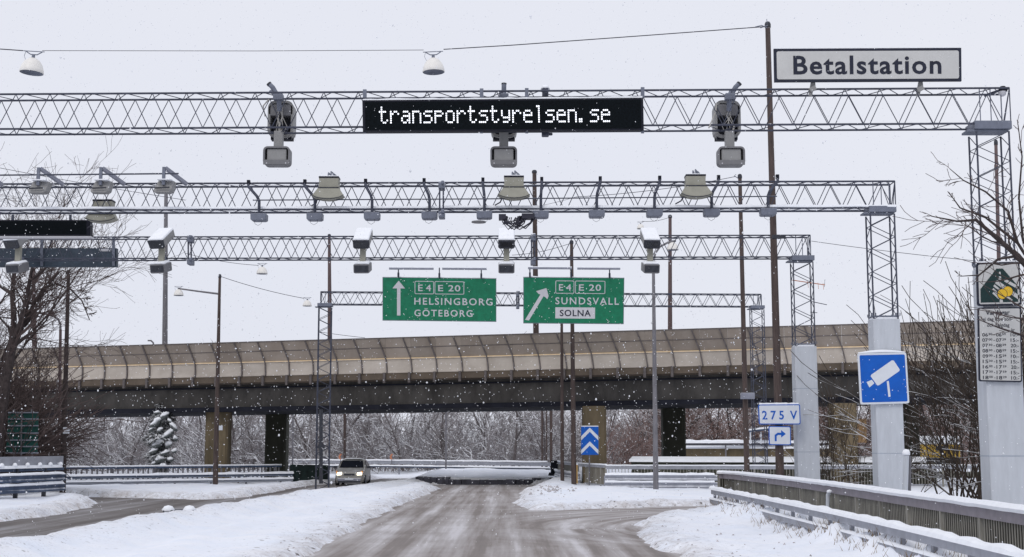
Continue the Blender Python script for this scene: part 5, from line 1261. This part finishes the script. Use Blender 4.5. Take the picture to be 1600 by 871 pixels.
for sx in (-1, 1):
    m = MB(); q = [cp3(sx * .865, 1.35, 1.04), cp3(sx * .87, 3.2, 1.06), cp3(sx * .685, 3.05, 1.42), cp3(sx * .70, 1.85, 1.42)]
    m.sheet(q if sx > 0 else q[::-1]); m.build('side_window', M['glass_dark'], car)
    m = MB(); m.prism([cp3(sx * .58 + dx, -.03 + abs(dx) * .1, z) for dx, z in ((-.15, .60), (.15, .62), (.14, .80), (-.12, .76))], (0, .12, 0)); h = m.build('headlight', M['lamp_lit'], car, bevel=.03)
    m = MB(); m.box(cp3(sx * .73, .06, .80), (.08, .06, .13)); m.build('indicator', M['amber'], h)
    m = MB(); m.box(cp3(sx * .98, 1.35, 1.06), (.2, .1, .14)); m.build('mirror', M['dark'], car, bevel=.03)
    for y in (.78, 3.25):
        m = MB(); m.tube([cp3(sx * .68, y, .31), cp3(sx * .875, y, .31)], .31, 18); w = m.build('wheel', M['tyre'], car)
        m = MB(); m.tube([cp3(sx * .87, y, .31), cp3(sx * .885, y, .31)], .19, 12); m.build('rim', M['plate'], w)
m = MB(); m.box(cp3(0, -.01, .66), (.62, .06, .10)); m.build('grille', M['dark'], car, bevel=.01)
m = MB(); m.box(cp3(0, .0, .36), (1.36, .12, .16)); m.build('bumper', M['steel_light'], car, bevel=.03)
m = MB(); m.box(cp3(0, -.07, .40), (.5, .02, .1)); m.build('number_plate', M['sign_pale'], car)
m = MB(); m.box(cp3(0, .0, .24), (1.3, .12, .1)); m.build('lower_intake', M['dark'], car)
m = MB(); m.box(cp3(0, 2.5, 1.555), (1.0, 1.5, .035)); m.build('snow_patch', M['snow'], car, bevel=.015)
for sx in (-.3, .3): m = MB(); m.bar(cp3(sx - .2, .98, 1.08), cp3(sx + .18, 1.06, 1.12), .02, .02); m.build('wiper', M['black'], car)

# ------------------------------------------------------------------ TREES AND BUSHES (bare branches with snow on top)
def grow(mb, p, d, L, r, lev, rr, P_):
    """one branch: a bent tapering tube; children leave along it"""
    n = 4 if lev > 0 else 3; pts = [p.copy()]; dd = d.copy()
    for i in range(n):
        dd = (dd + Vector((rr.gauss(0, 1), rr.gauss(0, 1), rr.gauss(0, 1) + P_['up'] * (1 if lev > 1 else .4))) * P_['wob']).normalized()
        pts.append(pts[-1] + dd * (L / n))
    rs = [r * (1 - 0.62 * i / n) for i in range(n + 1)]
    tgt = mb[0] if lev >= P_['split'] else mb[1]
    tgt.tube(pts, [max(P_['rmin'], q) for q in rs], 6 if lev >= P_['split'] else 3, False)
    if lev == 0: return
    k = P_['kids'][lev] if lev < len(P_['kids']) else 4
    k = max(1, int(k * (0.75 + 0.5 * rr.random())))
    for c in range(k):
        t = rr.uniform(P_['lo'][0] if lev == P_['top'] else 0.18, 1.0); i = min(n - 1, int(t * n)); q = pts[i].lerp(pts[i + 1], t * n - i)
        base = (pts[i + 1] - pts[i]).normalized(); side = Vector((rr.gauss(0, 1), rr.gauss(0, 1), rr.gauss(0, .7)))
        side = (side - base * side.dot(base)); side = side.normalized() if side.length > 1e-5 else Vector((1, 0, 0))
        a = rr.uniform(*P_['ang']); nd = (base * math.cos(a) + side * math.sin(a)).normalized()
        grow(mb, q, nd, L * rr.uniform(*P_['len']), max(P_['rmin'], r * (1 - .6 * t) * P_['rad']), lev - 1, rr, P_)
    if lev > 0: grow(mb, pts[-1], dd, L * 0.6, rs[-1], lev - 1, rr, P_)
def tree_meshes(seed, h, r, levels, P_, stems=1, spread=0.1):
    rr = random.Random(seed); mb = (MB(), MB()); P_ = dict(P_); P_['top'] = levels
    for s in range(stems):
        a = rr.uniform(0, 6.28); d = Vector((math.cos(a) * spread * rr.random(), math.sin(a) * spread * rr.random(), 1)).normalized()
        p = Vector((rr.gauss(0, .12), rr.gauss(0, .12), 0)) * (1 if stems > 1 else 0) * stems ** .5
        grow(mb, p, d, h, r, levels, rr, P_)
    return mb
def tree(name, lab, cat, mb, mats, group, loc, rz=0.0, sc=1.0):
    root = thing(name, lab, cat, (0, 0, 0), group)
    mb[0].build('trunk', mats[0], root); mb[1].build('crown', mats[1], root)
    root.location = loc; root.rotation_euler = (0, 0, rz); root.scale = (sc, sc, sc); return root
WOOD = dict(up=.35, wob=.16, kids=[0, 5, 6, 7], lo=(.12,), ang=(.5, 1.15), len=(.38, .62), rad=.55, rmin=.016, split=2)
protos = []
GRPW = 'bare snow-dusted trees of the wood beyond the bridge'; LABW = 'bare snow-dusted tree of the grey wood seen under the bridge'
GRPR = 'bare red-brown trees beyond the bridge at the right'; LABR = 'bare red-brown tree beyond the bridge on the right side'
rr = random.Random(77)
for k in range(5):
    protos.append(tree('bare_tree', LABW, 'tree', tree_meshes(100 + k, 4.6, .13, 3, WOOD, 1, .15), (M['bark_grey'], M['twig_grey']), GRPW, (0, 0, 0)))
redp = [tree('bare_tree', LABR, 'tree', tree_meshes(140 + k, 4.2, .11, 3, WOOD, 2, .4), (M['bark'], M['twig_red']), GRPR, (0, 0, 0)) for k in range(3)]
for q in protos + redp: KIDS[q.name] = kids(q)
spots = []
for row, (Y, n) in enumerate(((108, 15), (116, 17), (126, 19), (138, 20), (150, 20))):
    for i in range(n):
        px = -60 + (1060 + 60) * (i + rr.uniform(.1, .9)) / n
        spots.append((px, Y + rr.uniform(-4, 4)))
for i, (px, Y) in enumerate(spots):
    o = protos[i] if i < len(protos) else copy_tree(protos[i % len(protos)])
    q = P(px, 700, Y); sc = rr.uniform(.85, 1.12)
    o.location = (q.x, Y, 0.35); o.rotation_euler = (0, 0, rr.uniform(0, 6.28)); o.scale = (sc, sc, sc * rr.uniform(.95, 1.15))
spots = []
for Y, n in ((105, 7), (112, 9), (122, 10), (134, 10)):
    for i in range(n): spots.append((985 + 640 * (i + rr.uniform(.1, .9)) / n, Y + rr.uniform(-3, 3)))
for i, (px, Y) in enumerate(spots):
    o = redp[i] if i < len(redp) else copy_tree(redp[i % len(redp)])
    q = P(px, 700, Y); sc = rr.uniform(.9, 1.2)
    o.location = (q.x, Y, 0.8); o.rotation_euler = (0, 0, rr.uniform(0, 6.28)); o.scale = (sc, sc, sc)
# the wood behind them reads as one grey mass
mb = MB(); rw = random.Random(5)
P2 = dict(WOOD); P2.update(kids=[0, 6, 6], rmin=.035, split=9, top=2)
for i in range(190):
    px = rw.uniform(-150, 1750); Y = rw.uniform(158, 185); q = P(px, 700, Y)
    grow((mb, mb), Vector((q.x, Y, 0.5)), Vector((rw.gauss(0, .12), 0, 1)).normalized(), rw.uniform(5.0, 7.0), .13, 2, rw, P2)
wo = mb.build('distant_wood', M['twig_grey']); tag(wo, kind='stuff')
# undergrowth line at the foot of the wood
def bush_mass(name, x0, x1, Y0, Y1, n, h, mats, seed, kind='stuff'):
    m = MB(); r2 = random.Random(seed)
    for i in range(n):
        px = r2.uniform(x0, x1); Y = r2.uniform(Y0, Y1); q = P(px, 700, Y); z0 = 0.3
        for s_ in range(5):
            d = Vector((r2.gauss(0, .5), r2.gauss(0, .5), 1)).normalized(); L = h * r2.uniform(.5, 1.1)
            a = Vector((q.x + r2.gauss(0, .4), Y, z0)); pts = [a]
            for k in range(4): d = (d + Vector((r2.gauss(0, .25), r2.gauss(0, .25), r2.gauss(0, .18)))).normalized(); pts.append(pts[-1] + d * L / 4)
            m.tube(pts, [.035, .03, .024, .02, .015], 3, False)
            for k in range(1, 5):
                for b_ in range(2):
                    dd = (d + Vector((r2.gauss(0, .8), r2.gauss(0, .8), r2.gauss(0, .5)))).normalized(); m.tube([pts[k], pts[k] + dd * L * .3, pts[k] + dd * L * .5 + Vector((0, 0, r2.gauss(0, .1)))], [.02, .016, .012], 3, False)
    return tag(m.build(name, mats), kind=kind)
bush_mass('undergrowth', 60, 1000, 106, 150, 620, 3.4, M['twig_grey'], 8)
bush_mass('undergrowth', 940, 1600, 103, 135, 420, 3.6, M['twig_red'], 9)

# left edge: big bare tree, smaller ones and a dark thicket
BIG = dict(up=.22, wob=.15, kids=[0, 5, 6, 7, 8], lo=(.25,), ang=(.35, .95), len=(.42, .66), rad=.6, rmin=.011, split=3)
def bigtree(lab, seed, px, d, h, r, lev, stems, spread, rz=0.0, grp='bare trees at the left edge', PP=BIG, z=0.2, sc=1.0):
    q = P(px, 700, d); return tree('bare_tree', lab, 'tree', tree_meshes(seed, h, r, lev, PP, stems, spread), (M['bark'], M['twig']), grp, (q.x, d, z), rz, sc)
def tree_from_limbs(lab, d, limbs, seed, grp, mats=None, rm=.010, sublev=2, klen=.55, dens=1.0):
    """limbs measured in the photo: list of (pixel path, r0, r1); twigs grow from them"""
    mats = mats or (M['bark'], M['twig']); base = P(limbs[0][0][0][0], limbs[0][0][0][1], d)
    root = thing('bare_tree', lab, 'tree', (base.x, base.y, 0), grp); A, B = MB(), MB(); r2 = random.Random(seed)
    PP = dict(BIG); PP.update(split=9, rmin=rm, kids=[0, 4, 5], top=sublev)
    for path, r0, r1 in limbs:
        pts = [P(x, y, d + (dz[0] if dz else 0)) for x, y, *dz in path]; k = len(pts)
        A.tube(pts, [r0 + (r1 - r0) * i / (k - 1) for i in range(k)], 7, False)
        tot = sum((b - a).length for a, b in zip(pts, pts[1:])); nk = max(3, int(tot * 2.2 * dens))
        for c in range(nk):
            t = .15 + .85 * (c + r2.random()) / nk; x = t * (k - 1); i = min(k - 2, int(x)); q = pts[i].lerp(pts[i + 1], x - i)
            bd = (pts[i + 1] - pts[i]).normalized(); side = Vector((r2.gauss(0, 1), r2.gauss(0, 1), r2.gauss(0, .8))); nd = (bd * .8 + side.normalized() * .8).normalized()
            grow((A, B), q, nd, klen * tot * r2.uniform(.25, .6) * (1.15 - .6 * t), max(rm, (r0 + (r1 - r0) * t) * .4), sublev, r2, PP)
    A.build('trunk', mats[0], root); B.build('crown', mats[1], root); return root
tree_from_limbs('big bare tree leaning right, its trunk dark against the sky at the left edge', 56, [
    ([(-8, 720), (8, 600), (18, 545), (30, 515), (48, 488), (68, 452), (92, 425, .5)], .26, .06),
    ([(18, 545), (22, 500, .6), (19, 460, .9), (24, 415, 1.2), (30, 370, 1.4)], .15, .05),
    ([(30, 515), (42, 470, -.6), (46, 440, -1), (54, 400, -1.4)], .13, .05),
    ([(68, 452), (85, 443), (110, 452), (128, 470), (140, 500)], .06, .02),
    ([(46, 440, -1), (70, 420, -1.2), (95, 400, -1.6), (130, 395, -2), (150, 405, -2)], .07, .02),
    ([(19, 460, .9), (-10, 440, 1.4), (-50, 400, 2)], .09, .04)], 3, 'bare trees at the left edge', rm=.010, klen=.5)
bigtree('wide bare tree with its crown behind the black display at the far left', 31, -35, 62, 9.0, .2, 4, 3, .32, PP=dict(BIG, rmin=.008, wob=.18))
bigtree('bare tree whose fine crown spreads over the left end of the gantries', 37, 40, 66, 5.6, .13, 4, 1, .2, PP=dict(BIG, rmin=.008, wob=.19, up=.1))
bush_mass('thicket', -140, 30, 60, 70, 230, 3.9, M['twig'], 12)
bush_mass('thicket', -160, 5, 57, 66, 110, 5.2, M['twig'], 13)

# snow-laden evergreen under the left of the bridge
er = random.Random(9); c0 = P(250, 735, 83); ev = thing('snowy_evergreen', 'narrow dark evergreen heaped with lumps of snow under the left end of the bridge', 'tree', (c0.x, 83, 0))
m = MB(); m.tube([(c0.x, 83, 0), (c0.x + .1, 83, 4.2)], [.12, .05], 6); m.build('trunk', M['bark'], ev)
m = MB(); s2 = MB()
for k in range(5200):
    z = er.uniform(.4, 4.9); w = (.95 + .35 * math.sin(z * 5.1)) * 1.0 * (1 - abs(z - 2.6) / 3.4); a = er.uniform(0, 6.28); rad = w * er.uniform(.3, 1)
    p = Vector((c0.x + rad * math.cos(a) + .12 * math.sin(z * 2), 83 + rad * math.sin(a), z)); d = Vector((math.cos(a), math.sin(a), er.uniform(-.5, .1))); t = Vector((-math.sin(a), math.cos(a), 0)) * .09
    m.add([p - t, p + t, p + d * .3], [(0, 1, 2)])
for (lx, ly, w_, h_, tl) in ((243, 661, 15, 9, .7), (257, 650, 12, 7, .5), (271, 667, 10, 7, -.7), (262, 679, 17, 8, .55), (247, 693, 17, 8, .5), (263, 695, 11, 7, .3), (240, 705, 12, 6, .45), (258, 708, 12, 6, .4), (250, 718, 13, 8, .1), (266, 718, 8, 5, 0), (236, 672, 8, 5, .6), (274, 685, 7, 5, -.3), (250, 672, 8, 5, .3), (236, 690, 7, 5, .5), (272, 705, 7, 5, .2), (265, 658, 6, 4, -.4), (245, 645, 8, 4, .2), (255, 728, 9, 5, 0), (240, 724, 6, 4, .2)):
    c_ = P(lx, ly, 82.15); sx_, sz_ = w_ * .62 * 82 / F, h_ * .85 * 82 / F; ring = []
    for i in range(1, 6):
        ph = math.pi * i / 6
        for q in range(10):
            th = q * math.pi / 5; k_ = er.uniform(.68, 1.25); x_ = sx_ * math.sin(ph) * math.cos(th) * k_; z_ = sz_ * math.cos(ph) * k_
            ring.append(c_ + Vector((x_, .5 * sx_ * math.sin(ph) * math.sin(th) * k_, z_ + tl * x_)))
    top_, bot_ = c_ + Vector((0, 0, sz_)), c_ - Vector((0, 0, sz_ * .6)); fs_ = []
    for i in range(4):
        for q in range(10): fs_.append((i * 10 + q, (i + 1) * 10 + q, (i + 1) * 10 + (q + 1) % 10, i * 10 + (q + 1) % 10))
    fs_ += [(50, q, (q + 1) % 10) for q in range(10)] + [(51, 40 + (q + 1) % 10, 40 + q) for q in range(10)]
    s2.add(ring + [top_, bot_], fs_)
m.build('foliage', M['evergreen'], ev); s2.build('snow_clumps', pmat('clumped_snow_shaded', (.10, .11, .11), .9, 0, .3, 9, snow=1.0, snow_t=(-0.15, 0.25)), ev, smooth=True)  # grey shading on the lumps' undersides is put into the snow colour

# right edge: reaching branches of a tree just outside the frame, and bare shrubs behind the railing
tree_from_limbs('bare tree reaching in from the right edge across the coin sign', 25.0, [
    ([(1680, 800), (1672, 640), (1650, 520), (1625, 440), (1590, 400), (1555, 370), (1525, 344), (1495, 346), (1455, 338)], .10, .009),
    ([(1650, 520), (1622, 430, .4), (1590, 380, .6), (1575, 330, .7), (1540, 300, .8), (1505, 282, .9), (1484, 264, 1)], .04, .007),
    ([(1625, 440), (1598, 372, -.3), (1592, 310, -.4), (1597, 245, -.5), (1590, 190, -.5)], .03, .008),
    ([(1590, 400), (1560, 405, .2), (1530, 430, .3), (1500, 432, .4)], .03, .008),
    ([(1672, 640), (1640, 570, -.4), (1600, 525, -.5), (1560, 512, -.5), (1530, 500, -.5)], .04, .007),
    ([(1590, 380, .6), (1540, 340, .9), (1500, 325, 1), (1482, 300, 1)], .03, .008)], 21, 'bare trees at the right edge', rm=.006, sublev=1, klen=.32, dens=1.3)
SHR = dict(up=.22, wob=.13, kids=[0, 4, 5], lo=(.2,), ang=(.25, .7), len=(.4, .7), rad=.6, rmin=.008, split=2)
shp = []
for k in range(4):
    o = tree('bare_shrub', 'bare brown shrub', 'shrub', tree_meshes(300 + k, 2.9, .026, 2, SHR, 6, .8), (M['shrub'], M['shrub']), 'bare shrubs behind the right railing', (0, 0, 0)); KIDS[o.name] = kids(o); shp.append(o)
SHX = [(1524, 43, 1.15), (1520, 42, 1.3), (1530, 45, 1.5), (1416, 56, .8), (1505, 47, 1.35), (1560, 43, 1.5), (1610, 42, 1.5), (1660, 40, 1.6), (1290, 50, .8), (1385, 52, .8), (1300, 56, 1.0), (1350, 56, 1.0), (1515, 52, 1.6), (1650, 46, 1.7)]
for i, (px, d, sc) in enumerate(SHX):
    o = shp[i] if i < 4 else copy_tree(shp[i % 4])
    q = P(px, 700, d); o.location = (q.x, d, 0.0); o.rotation_euler = (0, 0, i * 1.7); o.scale = (sc, sc, sc)
    o['label'] = 'bare brown shrub of the thicket between the second and nearest concrete bases' if 1400 < px else 'low bare brown shrub between the third and second concrete bases'
    o['group'] = 'bare shrubs beside the nearest concrete base' if 1400 < px else 'low shrubs between the concrete bases'
# dry grass along the guard rail and by the snow bank
gm = MB(); g2 = random.Random(41)
for k in range(900):
    Y = g2.uniform(19, 47); X = 7.15 + g2.gauss(0, .22) if k % 4 else g2.uniform(6.5, 8.2)
    z = float(ground_height(np.array([X]), np.array([Y]))[0][0]) if k % 1 == 0 else .2
    a = g2.uniform(0, 6.28); h = g2.uniform(.08, .26); p = Vector((X, Y, z - .02)); t = Vector((.009, .004, 0))
    gm.add([p - t, p + t, p + Vector((math.cos(a) * h * .6, math.sin(a) * h * .6, h))], [(0, 1, 2)])
tag(gm.build('dry_grass', M['grass']), kind='stuff')
# clods of dirty snow thrown up by the plough
cm = MB(); g3 = random.Random(43)
def clod(p, r):
    vs = []
    for q in ((1, 0, 0), (0, 1, 0), (-1, 0, 0), (0, -1, 0), (0, 0, 1)):
        vs.append(p + Vector(q) * r * g3.uniform(.6, 1.2))
    cm.add(vs, [(0, 1, 4), (1, 2, 4), (2, 3, 4), (3, 0, 4)])
cl = []
for k in range(420):
    Y = g3.uniform(25, 80); side = g3.random()
    if side < .5: X = -4.2 - abs(g3.gauss(0, .7))
    elif side < .75: X = g3.uniform(0, 8); Y = g3.uniform(49.5, 62)
    else: X = g3.uniform(3.3, 6.5); Y = g3.uniform(25, 45)
    cl.append((X, Y)) if k % 2 else None
Z = ground_height(np.array([c[0] for c in cl]), np.array([c[1] for c in cl]))[0]
for (X, Y), z in zip(cl, Z):
    if z > 0.0: clod(Vector((X, Y, z)), g3.uniform(.012, .045))
for k in range(40):
    X, Y = 1.9 + g3.gauss(0, .5), 63 + g3.gauss(0, 2.0); clod(Vector((X, Y, float(ground_height(np.array([X]), np.array([Y]))[0][0]))), g3.uniform(.04, .12))
tag(cm.build('snow_clods', pmat('dirty_snow_clod', (0.42, 0.40, 0.41), 0.9, 0, .4, 5)), kind='stuff')

# ------------------------------------------------------------------ falling snow
fm = MB(); fr = random.Random(99); vs, fs = [], []
for k in range(21000):
    Y = fr.uniform(12, 82)
    px, py = fr.uniform(-250, 1850), fr.uniform(-60, 860); p = P(px, py, Y)
    if p.z < .1: continue
    r = (.36 + .62 * fr.random() ** 1.6) * (1.9 if fr.random() < .05 else 1) * (1.5 if fr.random() < .02 else 1) * Y / F
    b = len(vs); a = fr.uniform(0, 3.14); e = fr.uniform(.6, 1.4)
    for q in ((1, 0, 0), (-1, 0, 0), (0, 1, 0), (0, -1, 0), (0, 0, e), (0, 0, -e)):
        vs.append((p.x + r * (q[0] * math.cos(a) - q[1] * math.sin(a)), p.y + r * (q[0] * math.sin(a) + q[1] * math.cos(a)), p.z + r * q[2]))
    fs += [tuple(b + i for i in f) for f in ((0, 2, 4), (2, 1, 4), (1, 3, 4), (3, 0, 4), (2, 0, 5), (1, 2, 5), (3, 1, 5), (0, 3, 5))]
fm.add(vs, fs); tag(fm.build('falling_snow', M['flake']), kind='stuff')
